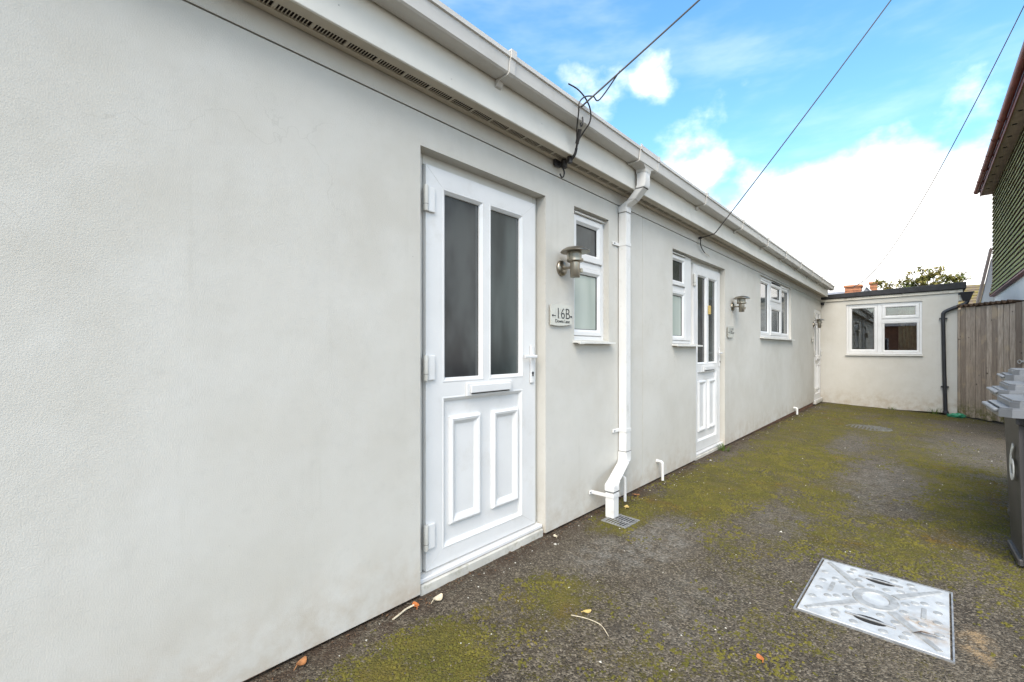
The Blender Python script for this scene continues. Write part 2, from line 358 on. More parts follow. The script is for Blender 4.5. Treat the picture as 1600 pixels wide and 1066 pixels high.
# ------------------------------------------------------------------ mesh helpers
class MB:
    """Collects geometry; build() links ONE mesh object, its origin at the centre of its own bounds."""
    def __init__(s, M=None): s.bm = bmesh.new(); s.M = M or Matrix.Identity(4)
    def poly(s, vs, faces):
        v = [s.bm.verts.new(s.M @ Vector(p)) for p in vs]
        for f in faces:
            try: s.bm.faces.new([v[i] for i in f])
            except ValueError: pass
        return v
    def box(s, x0, x1, y0, y1, z0, z1, bev=0.0, seg=1):
        x0, x1 = sorted((x0, x1)); y0, y1 = sorted((y0, y1)); z0, z1 = sorted((z0, z1))
        v = s.poly([(x0, y0, z0), (x1, y0, z0), (x1, y1, z0), (x0, y1, z0), (x0, y0, z1), (x1, y0, z1), (x1, y1, z1), (x0, y1, z1)],
                   [(0, 3, 2, 1), (4, 5, 6, 7), (0, 1, 5, 4), (1, 2, 6, 5), (2, 3, 7, 6), (3, 0, 4, 7)])
        if bev:
            es = list({e for q in v for e in q.link_edges})
            bmesh.ops.bevel(s.bm, geom=es, offset=bev, segments=seg, affect='EDGES', profile=.6)
        return s
    def hexa(s, pts, bev=0.0):
        v = s.poly(pts, [(0, 3, 2, 1), (4, 5, 6, 7), (0, 1, 5, 4), (1, 2, 6, 5), (2, 3, 7, 6), (3, 0, 4, 7)])
        if bev:
            es = list({e for q in v for e in q.link_edges})
            bmesh.ops.bevel(s.bm, geom=es, offset=bev, segments=1, affect='EDGES')
        return s
    def prism(s, prof, x0, x1, bev=0.0):
        """closed (y,z) outline swept along x"""
        n = len(prof)
        vs = [(x0, y, z) for y, z in prof] + [(x1, y, z) for y, z in prof]
        fs = [(i, (i + 1) % n, n + (i + 1) % n, n + i) for i in range(n)]
        v = s.poly(vs, fs + [tuple(range(n - 1, -1, -1)), tuple(range(n, 2 * n))])
        if bev:
            es = list({e for q in v for e in q.link_edges})
            bmesh.ops.bevel(s.bm, geom=es, offset=bev, segments=1, affect='EDGES')
        return s
    def slab(s, outline, z0, z1, bev=0.0):
        """closed (x,y) outline raised from z0 to z1"""
        n = len(outline)
        vs = [(x, y, z0) for x, y in outline] + [(x, y, z1) for x, y in outline]
        fs = [(i, (i + 1) % n, n + (i + 1) % n, n + i) for i in range(n)]
        v = s.poly(vs, fs + [tuple(range(n - 1, -1, -1)), tuple(range(n, 2 * n))])
        if bev:
            es = list({e for q in v[n:] for e in q.link_edges if e.other_vert(q) in v[n:]})
            bmesh.ops.bevel(s.bm, geom=es, offset=bev, segments=2, affect='EDGES')
        return s
    def frame(s, x0, x1, z0, z1, prof):
        """mitred picture frame; prof = [(inset, y), ...] from the outer back edge to the inner back edge"""
        vs = []
        for i, y in prof:
            vs += [(x0 + i, y, z0 + i), (x1 - i, y, z0 + i), (x1 - i, y, z1 - i), (x0 + i, y, z1 - i)]
        fs = []
        for k in range(len(prof) - 1):
            for j in range(4):
                fs.append((4 * k + j, 4 * k + (j + 1) % 4, 4 * k + 4 + (j + 1) % 4, 4 * k + 4 + j))
        s.poly(vs, fs); return s
    def holed(s, x0, x1, z0, z1, yf, yb, holes, rim=True):
        """sheet facing -y with rectangular holes and their reveals"""
        xs = sorted({x0, x1, *[h[0] for h in holes], *[h[1] for h in holes]})
        zs = sorted({z0, z1, *[h[2] for h in holes], *[h[3] for h in holes]})
        xs = [x for x in xs if x0 - 1e-6 <= x <= x1 + 1e-6]; zs = [z for z in zs if z0 - 1e-6 <= z <= z1 + 1e-6]
        idx = {}
        vs = []; fs = []
        def V(x, y, z):
            k = (round(x, 5), round(y, 5), round(z, 5))
            if k not in idx: idx[k] = len(vs); vs.append((x, y, z))
            return idx[k]
        def solid(i, j):
            if i < 0 or j < 0 or i >= len(xs) - 1 or j >= len(zs) - 1: return False
            cx = (xs[i] + xs[i + 1]) / 2; cz = (zs[j] + zs[j + 1]) / 2
            return not any(h[0] < cx < h[1] and h[2] < cz < h[3] for h in holes)
        for i in range(len(xs) - 1):
            for j in range(len(zs) - 1):
                if not solid(i, j): continue
                a, b, c, d = xs[i], xs[i + 1], zs[j], zs[j + 1]
                fs.append((V(a, yf, c), V(b, yf, c), V(b, yf, d), V(a, yf, d)))
                for (ni, nj, p, q) in ((i - 1, j, (a, d), (a, c)), (i + 1, j, (b, c), (b, d)), (i, j - 1, (a, c), (b, c)), (i, j + 1, (b, d), (a, d))):
                    if not solid(ni, nj) and (rim or (0 <= ni < len(xs) - 1 and 0 <= nj < len(zs) - 1)):
                        fs.append((V(p[0], yf, p[1]), V(p[0], yb, p[1]), V(q[0], yb, q[1]), V(q[0], yf, q[1])))
        s.poly(vs, fs); return s
    def tube(s, pts, r, seg=8, cap=True):
        pts = [Vector(p) for p in pts]
        rr = r if isinstance(r, (list, tuple)) else [r] * len(pts)
        rings = []; up = Vector((0, 0, 1))
        for i, p in enumerate(pts):
            t = (pts[min(i + 1, len(pts) - 1)] - pts[max(i - 1, 0)]).normalized()
            a = t.cross(up)
            if a.length < 1e-3: a = t.cross(Vector((1, 0, 0)))
            a.normalize(); b = t.cross(a).normalized(); up = b if i else up
            if i and rings:
                a = (ap - t * ap.dot(t)).normalized(); b = t.cross(a)
            ap = a
            rings.append([s.bm.verts.new(s.M @ (p + a * (rr[i] * math.cos(2 * math.pi * k / seg)) + b * (rr[i] * math.sin(2 * math.pi * k / seg)))) for k in range(seg)])
        for A, B in zip(rings, rings[1:]):
            for k in range(seg): s.bm.faces.new((A[k], A[(k + 1) % seg], B[(k + 1) % seg], B[k]))
        if cap: s.bm.faces.new(rings[0][::-1]); s.bm.faces.new(rings[-1])
        return s
    def lathe(s, prof, c, seg=28, axis='Z'):
        """prof = [(radius, height)...]"""
        rings = []
        for r, h in prof:
            ring = []
            for k in range(seg):
                a = 2 * math.pi * k / seg
                if axis == 'Z': p = (c[0] + r * math.cos(a), c[1] + r * math.sin(a), c[2] + h)
                else: p = (c[0] + r * math.cos(a), c[1] + h, c[2] + r * math.sin(a))
                ring.append(s.bm.verts.new(s.M @ Vector(p)))
            rings.append(ring)
        for A, B in zip(rings, rings[1:]):
            for k in range(seg): s.bm.faces.new((A[k], A[(k + 1) % seg], B[(k + 1) % seg], B[k]))
        if prof[0][0] > 1e-6: s.bm.faces.new(rings[0][::-1])
        if prof[-1][0] > 1e-6: s.bm.faces.new(rings[-1])
        return s
    def build(s, name, mat, parent=None, smooth=False, kind=None, label=None, normals=True):
        if normals: bmesh.ops.recalc_face_normals(s.bm, faces=s.bm.faces)
        co = [v.co for v in s.bm.verts]
        c = Vector([(min(q[i] for q in co) + max(q[i] for q in co)) / 2 for i in range(3)])
        for v in s.bm.verts: v.co -= c
        me = bpy.data.meshes.new(name)
        if smooth:
            for f in s.bm.faces: f.smooth = True
        s.bm.to_mesh(me); s.bm.free()
        me.materials.append(MAT[mat])
        if smooth:
            try: me.set_sharp_from_angle(angle=R(38))
            except Exception: pass
        return link(name, me, c, parent, kind, label)
def wpos(o):
    p = Vector(o.location); q = o.parent
    while q: p = p + q.location; q = q.parent
    return p
def link(name, me, c, parent=None, kind=None, label=None):
    o = bpy.data.objects.new(name, me); COL.objects.link(o)
    o.location = c - (wpos(parent) if parent else Vector())
    o.parent = parent
    if kind: o['kind'] = kind
    if label: o['label'] = label
    return o
def thing(name, loc, label, cat, group=None):
    o = bpy.data.objects.new(name, None); COL.objects.link(o); o.location = loc; o.empty_display_size = .1
    return tag(o, label, cat, group)
def tag(o, label, cat, group=None):
    o['label'] = label; o['category'] = cat
    if group: o['group'] = group
    return o
def node(name, loc, parent):                      # a part that only groups sub-parts
    o = bpy.data.objects.new(name, None); COL.objects.link(o); o.empty_display_size = .1
    o.parent = parent; o.location = Vector(loc) - wpos(parent); return o
def catmull(pts, n=8):
    P = [Vector(p) for p in pts]; out = []
    for i in range(len(P) - 1):
        a = P[max(i - 1, 0)]; b = P[i]; c = P[i + 1]; d = P[min(i + 2, len(P) - 1)]
        for k in range(n):
            t = k / n
            out.append(.5 * ((2 * b) + (c - a) * t + (2 * a - 5 * b + 4 * c - d) * t * t + (3 * b - a - 3 * c + d) * t ** 3))
    out.append(P[-1]); return out
def smooth01(t): t = max(0., min(1., t)); return t * t * (3 - 2 * t)
def ground_z(x, y):
    f = smooth01((x - 5) / 8)
    return .012 + f * (-.067 - .05 * max(0, min(3.5, -y)))
def text_mesh(body, size, mat, M, name, parent, extrude=.0006, align='CENTER', thin=-0.0):
    cu = bpy.data.curves.new('lettering', 'FONT'); cu.body = body; cu.size = size; cu.align_x = align
    cu.extrude = extrude; cu.offset = thin; cu.resolution_u = 3
    ob = bpy.data.objects.new('lettering', cu); COL.objects.link(ob)
    dg = bpy.context.evaluated_depsgraph_get()
    me = bpy.data.meshes.new_from_object(ob.evaluated_get(dg))
    bpy.data.objects.remove(ob); bpy.data.curves.remove(cu)
    b = MB(); b.bm.from_mesh(me); bmesh.ops.transform(b.bm, matrix=M, verts=b.bm.verts); bpy.data.meshes.remove(me)
    return b.build(name, mat, parent, normals=False)
I4 = Matrix.Identity(4)
RET_X = 13.0
RET = Matrix(((0, 1, 0, RET_X), (-1, 0, 0, 0), (0, 0, 1, 0), (0, 0, 0, 1)))     # (u along return wall, depth into it, z)

# ------------------------------------------------------------------ ground
def build_ground():
    def axis(fine0, fine1, step, far):
        a = [fine0 + i * step for i in range(int(round((fine1 - fine0) / step)) + 1)]
        k = step
        lo = [a[0]]; hi = [a[-1]]
        while hi[-1] < far: k *= 1.6; hi.append(hi[-1] + k); lo.append(lo[-1] - k)
        return lo[:0:-1] + a + hi[1:]
    xs = axis(-3, 16, .1, 400); ys = axis(-4, 1, .1, 400)
    b = MB(); rnd = random.Random(3)
    vs = [[b.bm.verts.new((x, y, ground_z(x, y) + (rnd.uniform(-.0025, .0025) if -3 < x < 16 and -4 < y < 1 else 0))) for y in ys] for x in xs]
    for i in range(len(xs) - 1):
        for j in range(len(ys) - 1): b.bm.faces.new((vs[i][j], vs[i + 1][j], vs[i + 1][j + 1], vs[i][j + 1]))
    b.build('asphalt_ground', 'asphalt', smooth=True, kind='structure')
build_ground()

# ------------------------------------------------------------------ doors and windows
def pane(b_args, mat, parent, M=I4):
    b = MB(M); b.box(*b_args); return b.build('pane', mat, parent)
def make_door(parent, x, zb=.094, glass='glass_obscure_dark', dy=0.0):
    """white panelled door; x = hinge edge of the leaf"""
    T = Matrix.Translation((0, dy, 0))
    d = node('door', (x + .43, .06, .02), parent)
    w = .858; top = 2.12; yf = .05; yb = .1
    x1 = x + w
    # outer frame
    b = MB(T); b.box(x - .066, x - .004, .072, .14, .02, 2.19, .003); b.box(x1 + .004, x1 + .04, .072, .14, .02, 2.19, .003)
    b.box(x - .003, x1 + .003, .072, .14, top + .004, 2.19, .003); b.build('frame', 'upvc_cream', d)
    b = MB(T); b.box(x - .062, x1 + .04, .02, .15, zb - .034, zb - .012, .004); b.build('threshold', 'upvc', d)
    MB(T).box(x - .058, x1 + .036, .058, .15, zb - .0118, zb - .0065).build('weather_bar', 'gutter_plastic', d)
    b = MB(T); b.box(x - .06, x1 + .036, .009, .16, -.03, zb - .036, .006); b.build('step', 'concrete', d)
    b = MB(T); b.box(x - .002, x1 + .002, .09, .13, zb - .003, top + .003); b.build('seal', 'seam_black', d)
    gl = (x + .13, x + .38, 1.05, 2.004); gr = (x + .47, x + .72, 1.05, 2.004); pn = (x + .128, x + .716, .195, .93)
    b = MB(T); b.holed(x, x1, zb, top, yf, yb, [(g[0] - .024, g[1] + .024, g[2] - .024, g[3] + .024) for g in (gl, gr, pn)]); lf = b.build('leaf', 'upvc', d)
    b = MB(T)
    for g in (gl, gr, pn): b.frame(g[0] - .026, g[1] + .026, g[2] - .026, g[3] + .026, [(.002, yf + .001), (.006, yf - .0015), (.011, yf - .0015), (.027, yf + .013), (.027, yf + .03)])
    b.build('glazing_bead', 'upvc', lf)
    # mitre seams at the leaf corners
    b = MB(T)
    for (ax, az, bx, bz) in ((x + .004, top - .004, gl[0] - .026, gl[3] + .026), (x1 - .004, top - .004, gr[1] + .026, gr[3] + .026),
                             (x + .004, zb + .004, pn[0] - .026, pn[2] - .026), (x1 - .004, zb + .004, pn[1] + .026, pn[2] - .026)):
        b.tube([(ax, yf - .0001, az), (bx, yf - .0001, bz)], .0007, 4)
    b.build('mitre_seam', 'gutter_plastic', lf)
    for g in (gl, gr):
        MB(T).box(g[1] - .020, g[1] - .012, .0712, .0719, g[2] - .008, g[3] + .008).build('spacer', 'glass_spacer', d)
        pane((g[0] - .01, g[1] + .01, .072, .09, g[2] - .01, g[3] + .01), 'glass_obscure_teal' if g is gr else glass, d, T)
    b = MB(T); b.box(pn[0] - .01, pn[1] + .01, .07, .088, pn[2] - .01, pn[3] + .01); pl = b.build('panel', 'upvc', d)
    for (a, c) in ((x + .158, x + .385), (x + .478, x + .705)):
        b = MB(T); b.frame(a, c, .278, .846, [(0, .071), (.003, .055), (.014, .047), (.026, .05), (.034, .058), (.044, .064), (.046, .066)])
        b.poly([(a + .046, .066, .324), (c - .046, .066, .324), (c - .046, .066, .8), (a + .046, .066, .8)], [(0, 1, 2, 3)])
        b.build('panel_moulding', 'upvc', pl)
    b = MB(T); b.box(x + .262, x + .628, .036, .0495, .945, 1.016, .005, 2); b.box(x + .285, x + .605, .024, .0355, .962, 1.004, .004, 2); b.build('letter_plate', 'upvc', d)
    b = MB(T); b.box(x + .296, x + .594, .0285, .0355, .956, .961); b.build('letter_slot', 'seam_black', d)
    for z in (1.883, 1.043, .203):
        b = MB(T); b.lathe([(0, 0), (.0115, 0), (.0125, .003), (.0125, .122), (.0115, .126), (0, .126)], (x - .008, .038, z), 14); h = b.build('hinge', 'upvc_cream', d, smooth=True)
        b = MB(T); b.box(x + .005, x + .05, .036, .0495, z, z + .126, .006, 2); b.build('hinge_leaf', 'upvc', h)
        b = MB(T); b.lathe([(.0129, 0), (.0129, .0018)], (x - .008, .038, z + .032), 14); b.build('hinge_seam', 'seam_black', h)
    hx = x + .82
    b = MB(T); b.box(hx - .0165, hx + .0165, .038, .0495, .985, 1.225, .008, 2); hd = b.build('handle', 'upvc', d)
    b = MB(T); b.lathe([(.012, 0), (.011, -.02)], (hx, .038, 1.153), 12, 'Y'); b.box(hx - .105, hx + .014, .008, .022, 1.143, 1.163, .006, 2); b.build('lever', 'upvc', hd)
    b = MB(T); b.lathe([(.0085, 0), (.0085, -.004), (.006, -.006)], (hx, .0378, 1.05), 14, 'Y'); b.box(hx - .004, hx + .004, .033, .0377, 1.03, 1.044); b.build('keyhole', 'iron', hd)
    return d
def sash(M, parent, x0, x1, z0, z1, y, glass, fw=.045, bead=.018, name='sash'):
    b = MB(M); b.frame(x0, x1, z0, z1, [(0, y + .03), (0, y + .004), (.004, y), (fw - bead, y), (fw, y + .016), (fw, y + .03)])
    s = b.build(name, 'upvc', parent)
    b = MB(M); b.frame(x0 + fw - .001, x1 - fw + .001, z0 + fw - .001, z1 - fw + .001, [(0, y + .018), (.005, y + .0175), (.005, y + .03)]); b.build('gasket', 'seam_black', s)
    b = MB(M); b.box(x0 + fw - .004, x1 - fw + .004, y + .024, y + .028, z0 + fw - .004, z1 - fw + .004); b.build('pane', glass, s)
    return s

# ------------------------------------------------------------------ the long bungalow
def build_bungalow():
    X0, X1 = -2.6, 13.0
    bung = thing('bungalow', (5, 2, 0), 'long low pale grey rendered bungalow with white doors and gutter', 'building')
    d1, d2, d3 = 1.393, 4.962, 12.075
    holes_low = [(d1 - .07, d1 + .903, -.2, 2.174), (2.616, 3.083, 1.262, 2.187), (4.285, 4.935, 1.25, 2.17), (4.895, d2 + .888, -.2, 2.17),
                 (7.503, 9.623, 1.385, 2.305), (d3 - .05, d3 + .9, -.2, 2.09)]
    # merge window and door of the shared opening by using its pieces side by side
    holes_low[2] = (4.285, 4.895, 1.25, 2.17)
    b = MB(); b.holed(X0, X1 + .12, .028, 2.3285, 0, .2, holes_low)
    # hairline movement joint: a narrow groove strip
    wall = b.build('wall', 'render', bung)
    b = MB(); b.prism([(.012, 2.3345), (-.004, 2.3335), (-.005, 2.337), (-.005, 2.46), (.012, 2.46)], X0, X1 + .12); b.build('wall_band', 'render', bung)
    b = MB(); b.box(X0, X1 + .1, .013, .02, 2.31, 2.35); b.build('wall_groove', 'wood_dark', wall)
    b = MB(); b.box(3.650, 3.6525, -.0008, .01, .05, 2.33); b.build('movement_joint', 'soffit_paint', wall)
    b = MB()
    for a, c in ((X0, d1 - .075), (d1 + .9, 4.9), (d2 + .885, d3 - .055), (d3 + .895, X1)):
        b.box(a, c, .022, .19, -.3, .0275)
    b.build('plinth', 'plinth', bung)
    # shell that closes the building off behind
    b = MB(); b.box(X0, X0 + .2, .2, 4.4, -.3, 2.45); b.box(X0, X1 + .1, 4.2, 4.4, -.3, 2.45); b.box(X1 - .1, X1 + .1, .2, 4.2, -.3, 2.45); b.build('rear_wall', 'render', bung)
    b = MB(); b.box(X0 + .2, X1 - .1, .21, 4.2, -.02, .02); b.build('floor', 'room_floor', bung)
    for xx in (3.7, 6.4, 10.6): 
        b = MB(); b.box(xx, xx + .1, .21, 4.2, .021, 2.45); b.build('partition', 'room_pale', bung)
    b = MB(); b.box(X0, X1 + .1, .21, 4.4, 2.452, 2.47); b.build('ceiling', 'room_pale', bung)
    # roof: low pitch rising away from the gutter
    b = MB(); b.prism([(-.2, 2.655), (-.2, 2.64), (2.2, 3.24), (4.7, 2.62), (4.7, 2.64), (2.2, 3.26)], X0 - .15, X1 + .2); b.build('roof', 'slate', bung)
    # soffit with slotted vents
    b = MB(); b.box(X0, 12.86, -.135, -.083, 2.424, 2.433); b.box(X0, 12.86, -.043, -.0108, 2.424, 2.433); sf = b.build('soffit', 'soffit_paint', bung)
    b = MB(); b.box(X0, 12.86, -.134, -.011, 2.4345, 2.44); b.build('soffit_void', 'vent_void', sf)
    b = MB(); pitch = .1372
    b.box(0, .014, -.083, -.043, 2.4246, 2.4285)
    for k in range(1, 10): b.box(.012 + k * .0125 - .0022, .012 + k * .0125 + .0014, -.083, -.043, 2.4262, 2.4276)
    v0 = b.build('vent', 'soffit_paint', sf)
    for k in range(int((12.8 - X0) / pitch)):
        x = .627 + (k - int((.627 - X0) / pitch)) * pitch
        if x < X0: continue
        o = v0 if k == 1 else v0.copy()
        if o is not v0: COL.objects.link(o); o.parent = sf
        o.location = Vector((x + pitch / 2, -.063, 2.4265)) - wpos(sf)
    # fascia in lengths with butt joints
    fx = [X0, .05 - 1.2, 4.318, 10.4, 12.88]
    for a, c in zip(fx, fx[1:]):
        b = MB(); b.box(a + .0015, c - .0015, -.148, -.136, 2.418, 2.645, .0025); fa = b.build('fascia', 'fascia_paint', bung)
        b = MB()
        for q in range(int((c - a) / .6) + 1):
            xx = a + .2 + q * .6
            if xx > c - .05: break
            for zz in (2.455, ): b.lathe([(.004, 0), (.004, -.0008), (.0015, -.0015)], (xx + random.uniform(-.08, .08), -.148, zz + random.uniform(-.008, .05)), 8, 'Y')
        b.build('nail', 'gutter_plastic', fa)
    b = MB(); b.box(12.862, 12.88, -.135, -.011, 2.42, 2.64, .002); b.build('soffit_end', 'fascia_paint', bung)
    # gutter
    prof = [(-.150, 2.672), (-.150, 2.588), (-.156, 2.583), (-.232, 2.583), (-.241, 2.59), (-.2475, 2.655), (-.257, 2.658), (-.257, 2.680), (-.252, 2.684), (-.240, 2.684),
            (-.2435, 2.66), (-.2385, 2.593), (-.231, 2.5865), (-.157, 2.5865), (-.1535, 2.59), (-.1535, 2.672)]
    g = MB(); g.prism(prof, X0, 13.1); gut = g.build('gutter', 'gutter_plastic', bung)
    def strap(x, w=.04, lap=.004, leg=True):
        o = [(-.150, 2.5815), (-.233, 2.5815), (-.243, 2.589), (-.2505, 2.656), (-.2585, 2.657), (-.2585, 2.686), (-.240, 2.686), (-.240, 2.694), (-.2655, 2.694), (-.2655, 2.651), (-.2575, 2.650), (-.250, 2.583), (-.2375, 2.573), (-.150, 2.573)]
        if leg: o = [(-.150, 2.5815)] + o[1:-1] + [(-.175, 2.573), (-.160, 2.55), (-.1485, 2.545), (-.1485, 2.5815)]
        return MB().prism(o, x - w / 2, x + w / 2)
    b0 = strap(0).build('bracket', 'gutter_plastic', gut)
    c0 = Vector(b0.location)
    for i, x in enumerate([-1.6, -.55, .55, 1.70, 4.48, 5.68, 6.85, 7.95, 9.1, 10.2, 11.3, 12.4]):
        o = b0 if i == 0 else b0.copy()
        if i: COL.objects.link(o); o.parent = gut
        o.location = Vector((x, 0, 0)) + (c0)
    # running outlet
    out = MB(); o = [(-.150, 2.5825), (-.150, 2.575), (-.236, 2.575), (-.249, 2.584), (-.256, 2.652), (-.2635, 2.652), (-.2635, 2.690), (-.2567, 2.690), (-.2567, 2.6575), (-.248, 2.6565), (-.2415, 2.5885), (-.233, 2.5825)]
    out.prism(o, 3.10, 3.40); oo = out.build('outlet', 'gutter_plastic', gut)
    for x in (3.10, 3.40):
        b = MB(); b.prism([(q[0] - .003 if q[0] < -.2 else q[0], q[1] - .003 if q[1] < 2.6 else q[1] + .003) for q in o], x - .012, x + .012); b.build('outlet_clip', 'gutter_plastic', oo)
    b = MB(); cx, cy = 3.253, -.2
    ring = lambda hw, hd, z: [(cx - hw, cy - hd, z), (cx + hw, cy - hd, z), (cx + hw, cy + hd, z), (cx - hw, cy + hd, z)]
    b.poly(ring(.044, .038, 2.535) + ring(.046, .040, 2.56) + ring(.085, .046, 2.5775), [(0, 1, 5, 4), (1, 2, 6, 5), (2, 3, 7, 6), (3, 0, 4, 7), (4, 5, 9, 8), (5, 6, 10, 9), (6, 7, 11, 10), (7, 4, 8, 11)])
    b.build('outlet_neck', 'gutter_plastic', oo)
    # downpipe: square, with offset bends top and bottom
    def sq(path, hw, hd, bev=.004):
        """square section pipe along a path of (x,y,z) centres, section kept level"""
        bb = MB(); rings = []
        for p in path:
            rings.append([bb.bm.verts.new((p[0] + a * hw, p[1] + c * hd, p[2])) for a, c in ((-1, -1), (1, -1), (1, 1), (-1, 1))])
        for A, B in zip(rings, rings[1:]):
            for k in range(4): bb.bm.faces.new((A[k], A[(k + 1) % 4], B[(k + 1) % 4], B[k]))
        bb.bm.faces.new(rings[0]); bb.bm.faces.new(rings[-1])
        bmesh.ops.recalc_face_normals(bb.bm, faces=bb.bm.faces)
        es = [e for e in bb.bm.edges if len(e.link_faces) == 2 and e.calc_face_angle() > 1.0]
        bmesh.ops.bevel(bb.bm, geom=es, offset=bev, segments=2, affect='EDGES'); return bb
    px, py = 3.262, -.038
    dp = sq([(px, py, .36), (px, py, 2.30)], .0385, .0325).build('downpipe', 'pipe_white', bung, smooth=True)
    sq([(cx, cy, 2.56), (cx, cy, 2.452), (cx, cy + .012, 2.425)], .042, .0355).build('elbow', 'pipe_white', dp, smooth=True)
    sq([(cx, cy + .014, 2.4215), (px, py - .07, 2.352)], .040, .0345).build('elbow', 'pipe_white', dp, smooth=True)
    sq([(px, py - .068, 2.3505), (px, py, 2.315), (px, py, 2.268)], .042, .0355).build('elbow', 'pipe_white', dp, smooth=True)
    for zz, w in ((2.4232, .0405),):
        MB().box(cx - .0405, cx + .0405, cy - .024, cy + .05, zz - .0006, zz + .0006).build('joint_seam', 'seam_black', dp)
    MB().box(px - .0425, px + .0425, py - .036, py + .033, 2.2665, 2.268).build('joint_seam', 'seam_black', dp)
    fx_, fy_ = 2.872, -.148
    sq([(px, py, .40), (px, py, .335), (px - .03, py - .008, .318)], .042, .0355).build('elbow', 'pipe_white', dp, smooth=True)
    sq([(px - .026, py - .007, .3195), (fx_ + .03, fy_ + .008, .252)], .040, .0345).build('elbow', 'pipe_white', dp, smooth=True)
    sq([(fx_ + .034, fy_ + .009, .2535), (fx_, fy_, .240), (fx_, fy_, .196)], .0425, .036).build('elbow', 'pipe_white', dp, smooth=True)
    sq([(fx_, fy_, .1945), (fx_, fy_, .012)], .0385, .0325).build('shoe', 'pipe_white', dp, smooth=True)
    MB().box(px - .0423, px + .0423, py - .036, py + .033, .399, .4008).build('joint_seam', 'seam_black', dp)
    MB().box(fx_ - .0428, fx_ + .0428, fy_ - .0363, fy_ + .0363, .1945, .196).build('joint_seam', 'seam_black', dp)
    def clip(x, y, z, ear):
        c = MB(); c.box(x - .0415, x + .0415, y - .0355, y - .0329, z - .013, z + .013, .001); c.box(x - .0418, x - .039, y - .0328, -.001, z - .013, z + .013, .001)
        c.box(x + .039, x + .0418, y - .0328, -.001 if y > -.1 else y + .03, z - .013, z + .013, .001); c.box(x - .0418 - ear, x - .0419, -.012, -.002, z - .013, z + .013, .002)
        k = c.build('pipe_clip', 'pipe_white', dp)
        MB().lathe([(.005, 0), (.005, -.002), (.002, -.003)], (x - .0418 - ear * .75, -.012, z), 10, 'Y').build('screw', 'iron', k)
    clip(px, py, 2.02, .09); clip(px, py, .565, .09); clip(fx_, fy_, .168, .03)
    MB().lathe([(0, 0), (.035, 0), (.035, -.06), (.03, -.065), (0, -.065)], (12.93, -.005, 2.27), 16, 'Y').build('pipe_stub', 'black_plastic', bung, smooth=True)
    # doors
    make_door(bung, d1); dd = make_door(bung, d2, .08)
    MB().box(5.40, 5.455, .030, .0485, 1.60, 1.70, .006, 2).build('knocker', 'leaf_yellow', dd); make_door(bung, d3, .07, dy=-.047)
    # tall narrow window beside the first door
    w = node('window', (2.85, .06, 1.25), bung)
    MB().frame(2.617, 3.082, 1.263, 2.186, [(0, .12), (0, .046), (.03, .046), (.03, .12)]).build('frame', 'upvc', w)
    MB().box(2.648, 3.051, .05, .1, 1.79, 1.835, .003).build('transom', 'upvc', w)
    sash(I4, w, 2.652, 3.048, 1.837, 2.152, .034, 'glass_obscure_dark', .058)
    sash(I4, w, 2.652, 3.048, 1.296, 1.788, .040, 'glass_obscure_pale', .045)
    MB().prism([(.044, 2.172), (.02, 2.166), (.018, 2.158), (.044, 2.155)], 2.66, 3.06).build('trickle_vent', 'upvc_cream', w)
    MB().prism([(.12, 1.262), (-.05, 1.250), (-.05, 1.238), (-.043, 1.238), (-.043, 1.243), (.12, 1.249)], 2.60, 3.10).build('sill', 'sill_paint', w)
    MB().box(2.60, 2.66, -.062, -.051, 1.233, 1.252, .003).build('sill_end', 'sill_paint', w)
    # side light joined to the second door
    w = node('window', (4.6, .06, 1.25), bung)
    MB().frame(4.288, 4.885, 1.255, 2.166, [(0, .12), (0, .05), (.03, .05), (.03, .12)]).build('frame', 'upvc', w)
    MB().box(4.319, 4.854, .054, .1, 1.785, 1.835, .003).build('transom', 'upvc', w)
    MB().box(4.70, 4.853, .04, .06, 1.287, 2.134, .004).build('post', 'upvc', w)
    sash(I4, w, 4.322, 4.698, 1.837, 2.134, .036, 'glass_obscure_dark', .05)
    sash(I4, w, 4.322, 4.698, 1.288, 1.783, .040, 'glass_obscure_pale', .045)
    MB().prism([(.046, 2.155), (.022, 2.149), (.02, 2.141), (.046, 2.138)], 4.34, 4.70).build('trickle_vent', 'upvc_cream', w)
    MB().prism([(.12, 1.252), (-.055, 1.240), (-.055, 1.226), (-.048, 1.226), (-.048, 1.231), (.12, 1.237)], 4.272, 4.945).build('sill', 'sill_paint', w)
    # three light window
    w = node('window', (8.56, .04, 1.38), bung)
    MB().frame(7.505, 9.621, 1.387, 2.303, [(0, .12), (0, .03), (.035, .03), (.035, .12)]).build('frame', 'upvc', w)
    for xx in (8.15, 8.94): MB().box(xx, xx + .07, .032, .1, 1.423, 2.267, .003).build('mullion', 'upvc', w)
    MB().box(8.221, 8.939, .034, .1, 1.90, 1.975, .003).build('transom', 'upvc', w)
    sash(I4, w, 7.543, 8.148, 1.425, 2.265, .034, 'glass_tint', .05)
    sash(I4, w, 8.223, 8.937, 1.977, 2.265, .026, 'glass_tint', .055)
    sash(I4, w, 8.223, 8.937, 1.425, 1.898, .022, 'glass_tint', .06)
    sash(I4, w, 9.012, 9.583, 1.425, 2.265, .034, 'glass_tint', .05)
    MB().prism([(.028, 2.285), (.008, 2.28), (.008, 2.27), (.028, 2.268)], 8.3, 8.85).build('trickle_vent', 'seam_black', w)
    MB().prism([(.12, 1.386), (-.055, 1.372), (-.055, 1.354), (-.048, 1.354), (-.048, 1.36), (.12, 1.37)], 7.46, 9.68).build('sill', 'sill_paint', w)
    return bung
build_bungalow()

